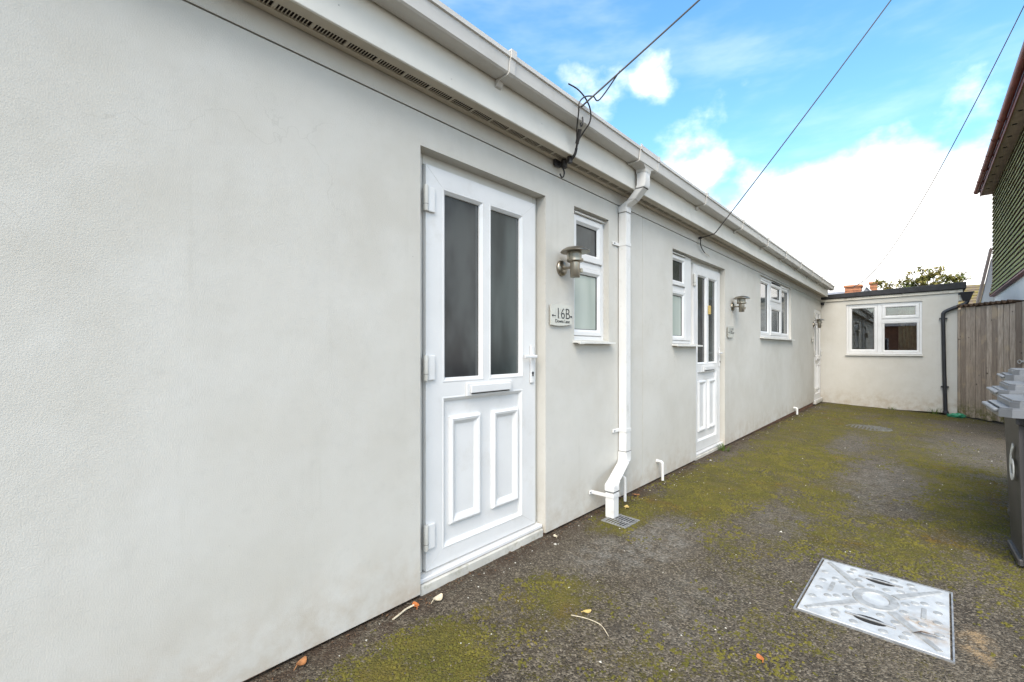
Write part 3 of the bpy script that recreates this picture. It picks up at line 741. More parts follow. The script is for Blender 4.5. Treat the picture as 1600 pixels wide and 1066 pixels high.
# ------------------------------------------------------------------ flat roofed extension across the end
def build_extension():
    ext = thing('extension', (14.2, -1.2, -.1), 'small flat roofed grey rendered extension across the end of the yard', 'building')
    UW = 2.335
    b = MB(RET); b.holed(0, UW, -.12, 2.36, 0, .16, [(.482, 1.788, 1.075, 2.222)]); b.build('wall', 'render', ext)
    MB().box(RET_X + .005, RET_X + 2.6, -UW + .001, -UW + .15, -.3, 2.36).build('end_wall', 'render', ext)
    MB().box(RET_X + 2.6, RET_X + 2.75, -UW, 0, -.3, 2.36).build('rear_wall', 'render', ext)
    MB().box(RET_X + .17, RET_X + 2.59, -2.18, -.01, -.05, -.01).build('floor', 'room_floor', ext)
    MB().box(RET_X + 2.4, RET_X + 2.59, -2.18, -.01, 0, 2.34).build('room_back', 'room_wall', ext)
    # cream timber trim and black felt edge, rising slightly to the outer end
    z = lambda u: 2.372 + .018 * u
    b = MB(RET); b.hexa([(-.0, -.03, z(0) - .062), (2.40, -.03, z(2.4) - .062), (2.40, .1, z(2.4) - .062), (0, .1, z(0) - .062), (0, -.03, z(0) - .003), (2.40, -.03, z(2.4) - .003), (2.40, .1, z(2.4) - .003), (0, .1, z(0) - .003)], .003)
    b.build('timber_trim', 'timber_trim', ext)
    b = MB(RET); b.hexa([(-.14, -.07, z(0)), (2.45, -.07, z(2.45)), (2.45, 2.9, z(2.45)), (-.14, 2.9, z(0)), (-.14, -.07, z(0) + .095), (2.45, -.07, z(2.45) + .145), (2.45, 2.9, z(2.45) + .145), (-.14, 2.9, z(0) + .095)], .012)
    b.build('felt_roof', 'felt_black', ext)
    w = node('window', (RET_X + .05, -1.135, 1.07), ext)
    MB(RET).frame(.484, 1.786, 1.09, 2.22, [(0, .12), (0, .03), (.04, .03), (.04, .12)]).build('frame', 'upvc', w)
    MB(RET).box(1.045, 1.125, .032, .1, 1.131, 2.179, .003).build('mullion', 'upvc', w)
    MB(RET).box(1.1255, 1.745, .034, .1, 1.80, 1.87, .003).build('transom', 'upvc', w)
    sash(RET, w, .526, 1.043, 1.132, 2.178, .032, 'glass_clear', .06)
    sash(RET, w, 1.127, 1.743, 1.872, 2.178, .022, 'glass_clear', .065)
    sash(RET, w, 1.127, 1.743, 1.132, 1.798, .034, 'glass_clear', .04)
    MB(RET).prism([(.12, 1.089), (-.045, 1.078), (-.045, 1.052), (-.038, 1.052), (-.038, 1.06), (.12, 1.07)], .47, 1.80).build('sill', 'sill_paint', w)
    # black round downpipe with swan neck and hopper
    x = RET_X - .05
    dp = MB().tube(catmull([(x, -2.148, -.12), (x, -2.13, .6), (x, -2.118, 1.3), (x, -2.11, 1.86), (x, -2.12, 1.945), (x, -2.17, 1.99), (x, -2.28, 2.045), (x, -2.42, 2.11), (x, -2.46, 2.15), (x, -2.462, 2.2)], 5), .034, 14).build('downpipe', 'black_plastic', ext, smooth=True)
    MB().hexa([(x - .05, -2.40, 2.17), (x - .05, -2.50, 2.17), (x + .05, -2.50, 2.17), (x + .05, -2.40, 2.17), (x - .08, -2.35, 2.33), (x - .08, -2.55, 2.33), (x + .08, -2.55, 2.33), (x + .08, -2.35, 2.33)], .006).build('hopper', 'black_plastic', dp)
    MB().box(x - .09, x + .09, -2.36, -2.56, 2.331, 2.35, .004).build('hopper_rim', 'black_plastic', dp)
    for zz, yy in ((1.83, -2.112), (.42, -2.135)):
        MB().box(x - .02, x + .03, yy - .062, yy + .062, zz - .014, zz + .014, .003).build('pipe_clip', 'black_plastic', dp)
    MB().lathe([(.05, 0), (.05, .02), (.042, .05)], (x, -2.148, -.13), 16).build('pipe_foot', 'black_plastic', dp)
    MB().box(RET_X - .02, RET_X + .1, -2.39, -2.338, 2.18, 2.30, .004).build('fascia_end', 'timber_trim', ext)
    # curtain hanging inside the right hand light
    b = MB(); n = 40; pts = []
    for i in range(n + 1):
        t = i / n; pts.append((RET_X + .26 + .025 * math.sin(t * 34) + .01 * math.sin(t * 71), -1.40 - .38 * t))
    vs = [(p[0], p[1], z_) for z_ in (.9, 2.2) for p in pts]
    b.poly(vs, [(i, i + 1, n + 2 + i, n + 1 + i) for i in range(n)])
    c = b.build('curtain', 'curtain_cloth', smooth=True, normals=False)
    tag(c, 'beige pleated curtain hanging inside the window of the flat roofed extension', 'curtain')
    md = c.modifiers.new('thickness', 'SOLIDIFY'); md.thickness = .004
build_extension()

# ------------------------------------------------------------------ wall lamps and number plaques
def make_lamp(x, z, label):
    t = thing('wall_lamp', (x, 0, z - .05), label, 'lamp', 'steel wall lamps beside the doors')
    MB().lathe([(0, -.001), (.052, -.001), (.052, -.012), (.046, -.02), (.018, -.028), (0, -.028)], (x, 0, z), 30, 'Y').build('backplate', 'steel', t, smooth=True)
    MB().tube(catmull([(x, -.024, z - .004), (x, -.05, z - .004), (x, -.085, z - .004)], 4), .0085, 12).build('arm', 'steel', t, smooth=True)
    MB().lathe([(0, -.072), (.030, -.072), (.0315, -.070), (.0315, .03), (0, .03)], (x, -.112, z), 28).build('stem', 'steel', t, smooth=True)
    MB().lathe([(.0, .028), (.046, .028), (.054, .034), (.054, .046), (.05, .0465), (0, .0465)], (x, -.112, z), 28).build('collar', 'steel', t, smooth=True)
    MB().lathe([(.043, .047), (.043, .092)], (x, -.112, z), 28).build('lamp_glass', 'lamp_glass', t, smooth=True)
    for k in range(6):
        a = 2 * math.pi * k / 12
        MB().lathe([(.004, .0467), (.004, .0915)], (x + .049 * math.cos(a), -.112 + .049 * math.sin(a), z), 6).build('guard_rod', 'steel', t)
    MB().lathe([(0, .0925), (.06, .0925), (.094, .090), (.0955, .093), (.088, .103), (.062, .118), (.03, .126), (0, .128)], (x, -.112, z), 36).build('cap', 'steel', t, smooth=True)
    MB().box(x + .020, x + .038, -.15, -.13, z - .04, z - .012, .004).build('sensor', 'lamp_glass', t)
make_lamp(2.462, 1.735, 'nearest steel wall lamp with a dished cap, between the first door and narrow window')
make_lamp(6.13, 1.735, 'steel wall lamp right of the second door, between it and the three light window')
make_lamp(11.93, 1.735, 'farthest steel wall lamp, small, beside the door in the corner')

def make_plaque(x0, x1, z0, z1, big, small, label):
    t = thing('house_number_plaque', ((x0 + x1) / 2, 0, z0), label, 'sign', 'clear house number plaques')
    n = 14; out = []
    for i in range(n + 1):
        u = i / n; out.append((x0 + (x1 - x0) * u, z0 - .014 * math.sin(math.pi * (.25 + .75 * u) if u > .3 else math.pi * (.25 + .75 * u)) + .009))
    for i in range(n, -1, -1):
        u = i / n; out.append((x0 + (x1 - x0) * u, z1 + .013 * math.sin(math.pi * (.1 + .6 * u)) - .004))
    b = MB(Matrix(((1, 0, 0, 0), (0, 0, 1, 0), (0, 1, 0, 0), (0, 0, 0, 1)))); b.slab(out, -.019, -.014); b.build('plate', 'acrylic', t)
    zm = (z0 + z1) / 2
    for xx in (x0 + .02, x1 - .012):
        MB().lathe([(.006, -.001), (.006, -.024), (.003, -.026)], (xx, 0, zm - .004), 12, 'Y').build('stand_off', 'iron', t)
    for xx, w in ((x0 + .028, .026), (x1 - .034, .014)):
        MB().box(xx, xx + w, -.0205, -.0192, zm - .007, zm - .003).build('dash', 'letter_dark', t)
    M = lambda cx, cz, y: Matrix(((1, 0, 0, cx), (0, 0, -1, y), (0, 1, 0, cz), (0, 0, 0, 1)))
    h = (z1 - z0)
    if big:
        text_mesh(big, h * .80, 'letter_ghost', M((x0 + x1) / 2 - .012, z0 + h * .33, -.0192), 'lettering_shadow', t, thin=-.0012)
        text_mesh(big, h * .80, 'letter_dark', M((x0 + x1) / 2 + .016, z0 + h * .33, -.0202), 'lettering', t, thin=-.0012)
    if small: text_mesh(small, h * .25, 'letter_dark', M((x0 + x1) / 2 + .01, z0 + h * .12, -.0202), 'lettering', t)
make_plaque(2.325, 2.562, 1.357, 1.485, '16B', 'Downs Lane', 'pale house number plaque reading 16B, below the nearest wall lamp')
make_plaque(5.905, 6.14, 1.345, 1.475, '16C', None, 'grey house number plaque reading 16C, right of the second door')
make_plaque(11.66, 11.86, 1.36, 1.46, None, None, 'small blank looking grey plaque below the farthest wall lamp')

# ------------------------------------------------------------------ pipes, drains and covers
def overflow(x, z, drop, r, label):
    pts = catmull([(x, .03, z), (x, -.03, z), (x, -.048, z - .006), (x, -.055, z - .025), (x, -.056, z - drop)], 5)
    t = thing('overflow_pipe', (x, -.05, z - drop), label, 'pipe', 'white overflow pipes')
    MB().tube(pts, r, 12).build('pipe', 'pipe_white', t, smooth=True)
    MB().lathe([(r + .004, -.001), (r + .004, -.012), (r + .0005, -.013)], (x, 0, z), 14, 'Y').build('collar', 'pipe_white', t)
overflow(3.93, .19, .165, .0125, 'thin white overflow pipe on the wall between square downpipe and second door')
overflow(3.235, .2, .19, .0115, 'short white pipe end low on the wall just behind the square downpipe')
overflow(9.85, .1, .12, .018, 'short white overflow pipe low on the wall below the three light window')

def build_gully():
    t = thing('drain_grate', (2.84, -.225, .012), 'small square grey drain grate at the foot of the white downpipe', 'drain')
    a = R(-4); M = Matrix.Translation((2.84, -.232, .013)) @ Matrix.Rotation(a, 4, 'Z')
    s = .095
    b = MB(M); b.frame(-s, s, -s, s, [(0, -.004), (0, 0.005), (.009, .005), (.009, -.003)])
    # frame() faces -y: turn it flat
    for v in b.bm.verts:
        l = M.inverted() @ v.co; v.co = M @ Vector((l.x, l.z, l.y))
    b.build('frame', 'grate_metal', t)
    for i in range(8):
        y = -s + .018 + i * .0215
        MB(M).box(-s + .0095, s - .0095, y, y + .0065, -.0005, .0042).build('bar', 'grate_metal', t)
    MB(M).box(-.005, .005, -s + .0095, s - .0095, -.001, .0036).build('cross_bar', 'grate_metal', t)
    MB(M).box(-s + .009, s - .009, -s + .009, s - .009, -.003, -.001).build('sump', 'void_dark', t)
build_gully()

def build_manhole():
    P = [(2.473, -1.358), (3.119, -1.373), (3.02, -1.879), (2.352, -1.859)]
    # a true rectangle fitted to the measured corners
    c = Vector((2.741, -1.617)); ang = math.atan2(-.0175, .657)
    L, W = .655, .505
    gz = ground_z(2.74, -1.6)
    M = Matrix.Translation((c.x, c.y, gz + .0005)) @ Matrix.Rotation(ang, 4, 'Z') @ Matrix(((1, .0, 0, 0), (0, 1, 0, 0), (0, 0, 1, 0), (0, 0, 0, 1)))
    t = thing('manhole_cover', (c.x, c.y, gz), 'large galvanised rectangular manhole cover with a raised cross pattern', 'manhole cover')
    hx, hy = L / 2, W / 2
    def flat(mb):
        Mi = mb.M.inverted()
        for v in mb.bm.verts:
            l = Mi @ v.co; v.co = mb.M @ Vector((l.x, l.z, l.y))
        return mb
    flat(MB(M).frame(-hx - .013, hx + .013, -hy - .013, hy + .013, [(0, -.01), (0, .0055), (.006, .0055), (.006, -.01)])).build('frame', 'grate_metal', t)
    lid = MB(M).box(-hx, hx, -hy, hy, -.006, .006, .002).build('lid', 'galvanised', t)
    # ring and cross ribs
    ring = MB(M); n = 40; vs = []
    for r, zz in ((.098, .0055), (.093, .0105), (.060, .0105), (.055, .0055)):
        for k in range(n):
            a = 2 * math.pi * k / n; vs.append((r * math.cos(a) * 1.12, r * math.sin(a) * .9, zz))
    ring.poly(vs, [(j * n + k, j * n + (k + 1) % n, (j + 1) * n + (k + 1) % n, (j + 1) * n + k) for j in range(3) for k in range(n)])
    ring.build('ring', 'galvanised_worn', lid, smooth=True)
    for sx in (-1, 1):
        for sy in (-1, 1):
            a = Vector((sx * .085, sy * .066)); e = Vector((sx * (hx - .03), sy * (hy - .028))); d = (e - a).normalized(); q = Vector((-d.y, d.x))
            def pt(p, o, zz): return (p.x + q.x * o, p.y + q.y * o, zz)
            w0, w1 = .024, .013
            b = MB(M); b.poly([pt(a, -w0, .0055), pt(e, -w1, .0055), pt(e, w1, .0055), pt(a, w0, .0055), pt(a, -w0 + .006, .0105), pt(e, -w1 + .005, .0105), pt(e, w1 - .005, .0105), pt(a, w0 - .006, .0105)],
                       [(0, 1, 5, 4), (1, 2, 6, 5), (2, 3, 7, 6), (3, 0, 4, 7), (4, 5, 6, 7)]); b.build('rib', 'galvanised_worn', lid)
    # raised oval studs in the four triangles
    b = MB(M)
    b.lathe([(.017, .0055), (.0155, .0085), (.009, .0098), (0, .0102)], (0, 0, 0), 14); s0 = b.build('stud', 'galvanised_worn', lid, smooth=True)
    spots = []
    for sy in (-1, 1):
        for (u, v) in ((.045, .105), (-.045, .105), (.11, .17), (-.11, .17), (.05, .215), (-.05, .215), (.16, .222), (-.16, .222), (.085, .138), (-.085, .138)): spots.append((u, sy * v))
    for sx in (-1, 1):
        for (u, v) in ((.145, .03), (.145, -.03), (.17, .082), (.17, -.082), (.285, .05), (.285, -.05), (.285, .115), (.285, -.115), (.24, .125), (.24, -.125)): spots.append((sx * u, v))
    for i, (u, v) in enumerate(spots):
        o = s0 if i == 0 else s0.copy()
        if i: COL.objects.link(o); o.parent = lid
        o.location = (M @ Vector((u, v, .0079))) - wpos(lid)
    for v in (-.17, .17): MB(M).box(-.055, .055, v - .008, v + .009, .0061, .0098, .002).build('rib', 'galvanised_worn', lid)
    for u in (-.225, .225):
        # lifting pockets: dark lens shaped recess with a bar across
        n = 20; o = [(u + .031 * math.cos(2 * math.pi * k / n), .058 * math.sin(2 * math.pi * k / n)) for k in range(n)]
        MB(M).slab(o, .0058, .0067).build('lifting_pocket', 'void_dark', lid)
        MB(M).box(u - .005, u + .005, -.088, .088, .0068, .0125, .001).build('lifting_bar', 'grate_metal', lid)
    # rusty smear and dead leaf are things that lie on it
    lf = MB(Matrix.Translation((2.53, -1.80, gz + .008)) @ Matrix.Rotation(R(-75), 4, 'Z'))
    lf.poly([(-.055, .0, .002), (-.02, .016, .010), (.025, .012, .008), (.055, -.004, .003), (.02, -.008, .016), (-.02, -.006, .015)], [(0, 1, 5), (1, 2, 4, 5), (2, 3, 4)])
    o = lf.build('fallen_leaf', 'wood_dark'); tag(o, 'dark curled leaf lying on the galvanised manhole cover', 'leaf', 'fallen leaves on the yard')
build_manhole()

def build_yard_drain():
    x, y = 9.15, -1.14; z = ground_z(x, y) - .004
    t = thing('yard_drain', (x, y, z), 'flat grey slotted drain cover in the moss far down the yard', 'drain')
    MB().lathe([(.31, 0), (.30, .012), (.26, .012), (.26, .004), (0, .004)], (x, y, z - .002), 30).build('rim', 'drain_iron', t)
    for i in range(9):
        yy = -.2 + i * .05; hw = math.sqrt(.255 ** 2 - yy ** 2)
        MB().box(x - hw, x + hw, y + yy - .012, y + yy + .012, z + .0025, z + .011, .002).build('bar', 'drain_iron', t)
build_yard_drain()

# ------------------------------------------------------------------ wooden gate, corrugated sheet
def build_gate():
    A = Vector((12.93, -2.362)); B = Vector((12.02, -3.12)); d = (B - A).normalized(); L = (B - A).length + .07
    M = Matrix.Translation((A.x, A.y, 0)) @ Matrix(((d.x, -d.y, 0, 0), (d.y, d.x, 0, 0), (0, 0, 1, 0), (0, 0, 0, 1)))
    # local x along gate, local +y points behind it (away from the camera)
    if (M.to_3x3() @ Vector((0, 1, 0))).x < 0: S = -1
    else: S = 1
    t = thing('board_gate', (12.5, -2.75, -.17), 'weathered grey brown vertical board gate closing the yard beside the extension', 'gate')
    n = 12; w = L / n; rnd = random.Random(5)
    for i in range(n):
        o = rnd.uniform(-.004, .004)
        MB(M).box(i * w + .003, (i + 1) * w - .003, o, o + S * .02, -.155 + rnd.uniform(-.01, .01), 2.03 + rnd.uniform(-.008, .008) + (.01 if i > 9 else 0), .002).build('board', 'wood', t)
    for zz in (.2, 1.0, 1.8): MB(M).box(.02, L - .02, S * .026, S * .06, zz, zz + .09).build('rail', 'wood', t)
    MB(M).box(-.055, -.003, -.01, S * .07, -.2, 2.0, .003).build('post', 'wood', t)
    # ring latch and short chain
    lx = L - .12
    pts = [(lx + .03 * math.cos(a), -S * .02, .975 + .03 * math.sin(a)) for a in [2 * math.pi * k / 16 for k in range(17)]]
    MB(M).tube(pts, .006, 8).build('latch_ring', 'galvanised', t, smooth=True)
    MB(M).box(lx + .03, lx + .12, -S * .022, -S * .005, .965, .995, .003).build('latch_plate', 'galvanised', t)
    # corrugated sheet lying on top behind the boards
    b = MB(M); n = 90; vs = []; ln = L * .86
    for j, (yy, zz) in enumerate(((-.06 * S, 2.075), (S * 1.6, 2.0))):
        for i in range(n + 1):
            u = -.02 + ln * i / n; vs.append((u, yy, zz + .024 * math.sin(2 * math.pi * u / .105)))
    b.poly(vs, [(i, i + 1, n + 2 + i, n + 1 + i) for i in range(n)])
    o = b.build('corrugated_sheet', 'wood_dark', normals=False)
    md = o.modifiers.new('thickness', 'SOLIDIFY'); md.thickness = .012
    tag(o, 'dark corrugated roofing sheet edge running along the top of the board gate', 'roof sheet')
build_gate()

# ------------------------------------------------------------------ wheelie bins
def make_bin(cx, yf, width, depth, zrim, rot, label, number=None, handle_up=False):
    """front faces the bungalow (+y)"""
    gz = ground_z(cx, yf - .3)
    M = Matrix.Translation((cx, yf, gz)) @ Matrix.Rotation(R(rot), 4, 'Z')
    t = thing('wheelie_bin', (cx, yf - depth / 2, gz), label, 'bin', 'wheelie bins along the right of the yard')
    hw = width / 2; h = zrim - gz
    b = MB(M)
    tw, bw = hw - .03, hw - .075
    def ring(w, y0, y1, z): return [(-w, y1, z), (w, y1, z), (w, y0, z), (-w, y0, z)]
    yt, yb_ = -.075, -.10
    v = b.poly(ring(bw, -depth + .06, yb_, .02) + ring(bw + .005, -depth + .045, yb_ + .005, .12) + ring(tw, -depth + .03, yt, h - .09) + ring(tw + .012, -depth + .02, yt + .012, h - .085) + ring(tw + .014, -depth + .02, yt + .012, h - .03),
               [(3, 2, 1, 0)] + [(4 * k + j, 4 * k + (j + 1) % 4, 4 * k + 4 + (j + 1) % 4, 4 * k + 4 + j) for k in range(4) for j in range(4)])
    bmesh.ops.recalc_face_normals(b.bm, faces=b.bm.faces)
    es = [e for e in b.bm.edges if len(e.link_faces) == 2 and abs((e.verts[0].co - e.verts[1].co).z) > .04]
    bmesh.ops.bevel(b.bm, geom=es, offset=.028, segments=3, affect='EDGES')
    body = b.build('body', 'bin_body', t, smooth=True)
    # lid: flange, plateau, dome, hinge bar
    def octo(w, y0, y1, c): return [(-w + c, y1), (-w, y1 - c), (-w, y0), (w, y0), (w, y1 - c), (w - c, y1)][::-1]
    b = MB(M); b.slab(octo(hw, -depth, 0, .045), h - .05, h, .008); lid = b.build('lid', 'bin_lid', t)
    b = MB(M); b.slab(octo(hw - .03, -depth + .01, -.045, .03), h, h + .04, .01); b.build('lid_step', 'bin_lid', lid)
    b = MB(M); b.slab(octo(hw - .075, -depth + .04, -.16, .05), h + .04, h + .09, .018); b.build('lid_dome', 'bin_lid', lid)
    b = MB(M); b.box(-hw + .06, hw - .06, -.012, .022, h - .026, h - .008, .005); b.build('lid_grip', 'bin_lid', lid)
    for sx in (-1, 1):
        MB(M).box(sx * (hw - .09) - .02, sx * (hw - .09) + .02, -depth - .05, -depth + .03, h - .03, h + .03, .006).build('hinge', 'bin_body', t)
    MB(M).tube([(-hw + .04, -depth - .05, h + .005), (hw - .04, -depth - .05, h + .005)], .014, 10).build('handle', 'bin_body', t, smooth=True)
    for sx in (-1, 1):
        Mw = M @ Matrix.Translation((sx * (bw + .035), -depth + .07, .1)) @ Matrix.Rotation(R(90), 4, 'Z')
        w = MB(Mw).lathe([(.03, -.022), (.092, -.022), (.1, -.014), (.1, .014), (.092, .022), (.03, .022)], (0, 0, 0), 24, 'Y').build('wheel', 'black_plastic', t, smooth=True)
    MB(M).box(-bw + .03, bw - .03, yb_ - .01, yb_ + .02, .012, .05, .006).build('foot', 'bin_body', t)
    if number:
        sl = (yt - yb_) / (h - .11)
        Mt = M @ Matrix.Translation((-.085, yb_ + .010 + sl * .56 + .004, .46)) @ Matrix(((-1, 0, 0, 0), (0, 0, 1, 0), (0, 1, 0, 0), (0, 0, 0, 1)))
        text_mesh(number, .30, 'decal_white', Mt, 'number_decal', body, extrude=.002)
    return t
make_bin(3.835, -2.083, .56, .66, .885, 1.5, 'nearest dark grey wheelie bin with a white 6 on its front', '6')
make_bin(4.62, -2.155, .56, .66, .93, 0, 'middle dark wheelie bin, second in the row from the camera')
make_bin(5.45, -2.27, .58, .70, 1.0, -2, 'farthest wheelie bin in the row, its lid highest')

# ------------------------------------------------------------------ tile hung house on the right
def build_house():
    Y = -3.15; XA, XB = 9.0, 16.75
    h = thing('tile_hung_house', (13.5, -6, 0), 'tall house with green tile hung upper wall and white lower wall on the right', 'house')
    b = MB(); b.box(XA, XB, Y - 6.5, Y, -.4, 5.25); b.build('wall', 'house_white', h)
    gauge = .105; z0 = 2.56; rnd = random.Random(2); n = 26
    for k in range(n):
        z = z0 + k * gauge
        if z > 5.1: break
        kick = .05 * max(0, 1 - k / 4.0) ** 2
        b = MB(); x = XB + .012 + (0 if k % 2 else -.01)
        while x > XA:
            w = .165 if x > 8 else .66
            w = w * (.5 if (k % 2 and x > XB - .01) else 1)
            j = rnd.uniform(-.004, .004)
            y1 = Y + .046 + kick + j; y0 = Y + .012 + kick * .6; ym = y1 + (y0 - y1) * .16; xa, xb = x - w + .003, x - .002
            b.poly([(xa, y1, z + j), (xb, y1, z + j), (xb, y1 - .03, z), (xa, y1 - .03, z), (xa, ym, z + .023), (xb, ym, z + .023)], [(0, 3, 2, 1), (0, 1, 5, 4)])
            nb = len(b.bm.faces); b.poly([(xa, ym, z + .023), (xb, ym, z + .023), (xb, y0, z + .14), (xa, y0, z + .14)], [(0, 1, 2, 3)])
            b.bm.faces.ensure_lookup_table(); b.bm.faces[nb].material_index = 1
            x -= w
        c = b.build('tile_course', 'tile_butt_shade', h); c.data.materials.append(MAT['tile'])
        # corner tile turning on to the gable
        MB().box(XB + .014, XB + .05 + kick + rnd.uniform(0, .015), Y - .1, Y + .034 + kick, z, z + .085, .006).build('corner_tile', 'tile_edge', c)
    MB().prism([(Y + .012, 2.52), (Y + .085, 2.53), (Y + .085, 2.555), (Y + .012, 2.565)], XA, XB).build('tile_fillet', 'red_brown', h)
    # gable end: tile strip and lower white wall with raking barge board
    MB().box(XB + .002, XB + .09, Y - 6.4, Y - .102, 2.56, 5.2).build('gable_cladding', 'tile_edge', h)
    # eaves
    ye = Y + .25
    MB().box(XA - .2, XB + .18, Y - .05, ye - .02, 5.17, 5.185).build('soffit', 'soffit_brown', h)
    for k in range(9):
        xx = XB - .5 - k * .62
        MB().lathe([(.035, 5.147), (.035, 5.1495)], (xx, Y + .15, .02), 14).build('soffit_vent', 'void_dark', h)
    MB().box(XA - .2, XB + .18, ye - .0195, ye, 5.15, 5.32, .003).build('fascia', 'red_brown', h)
    gp = [(ye + .002 + .057 + .055 * math.cos(a), 5.29 + .055 * math.sin(a)) for a in [math.pi + math.pi * k / 10 for k in range(11)]]
    gi = [(ye + .002 + .057 + .049 * math.cos(a), 5.29 + .049 * math.sin(a)) for a in [2 * math.pi - math.pi * k / 10 for k in range(11)]]
    g = MB(); g.prism(gp + gi, XA - .2, XB + .2); gut = g.build('gutter', 'red_brown', h, smooth=True)
    for k in range(6):
        xx = XB + .1 - k * 1.0
        q = [(ye + .002 + .057 + .062 * math.cos(a), 5.29 + .062 * math.sin(a)) for a in [math.pi + math.pi * j / 10 for j in range(11)]]
        qi = [(ye + .002 + .057 + .0555 * math.cos(a), 5.29 + .0555 * math.sin(a)) for a in [2 * math.pi - math.pi * j / 10 for j in range(11)]]
        MB().prism(q + qi, xx - .02, xx + .02).build('bracket', 'red_brown', gut)
    MB().prism([(ye - .03, 5.322), (ye - .03, 5.36), (Y - 3.2, 7.2), (Y - 6.9, 5.36), (Y - 6.9, 5.322), (Y - 3.2, 7.15)], XA - .25, XB + .22).build('roof', 'red_brown', h)
    MB().prism([(Y - .1, 5.25), (Y - 6.4, 5.25), (Y - 3.2, 7.05)], XB - .2, XB).build('gable', 'house_white', h)
    # raking wall beyond the corner
    b = MB(); xx = XB + .35
    pts = [(xx, Y - .35, 1.2), (xx, Y + .36, 1.2), (xx, Y + .33, 1.75), (xx, Y + .02, 3.55), (xx, Y - .35, 3.9)]
    b.poly(pts + [(p[0] + .25, p[1], p[2]) for p in pts], [(0, 1, 2, 3, 4), (9, 8, 7, 6, 5)] + [(i, (i + 1) % 5, 5 + (i + 1) % 5, 5 + i) for i in range(5)])
    b.build('raking_wall', 'house_white', h)
    MB().hexa([(xx - .03, Y + .36, 1.72), (xx - .03, Y + .41, 1.75), (xx + .3, Y + .41, 1.75), (xx + .3, Y + .36, 1.72), (xx - .03, Y + .0, 3.8), (xx - .03, Y + .05, 3.83), (xx + .3, Y + .05, 3.83), (xx + .3, Y + .0, 3.8)]).build('barge_board', 'soffit_brown', h)
build_house()

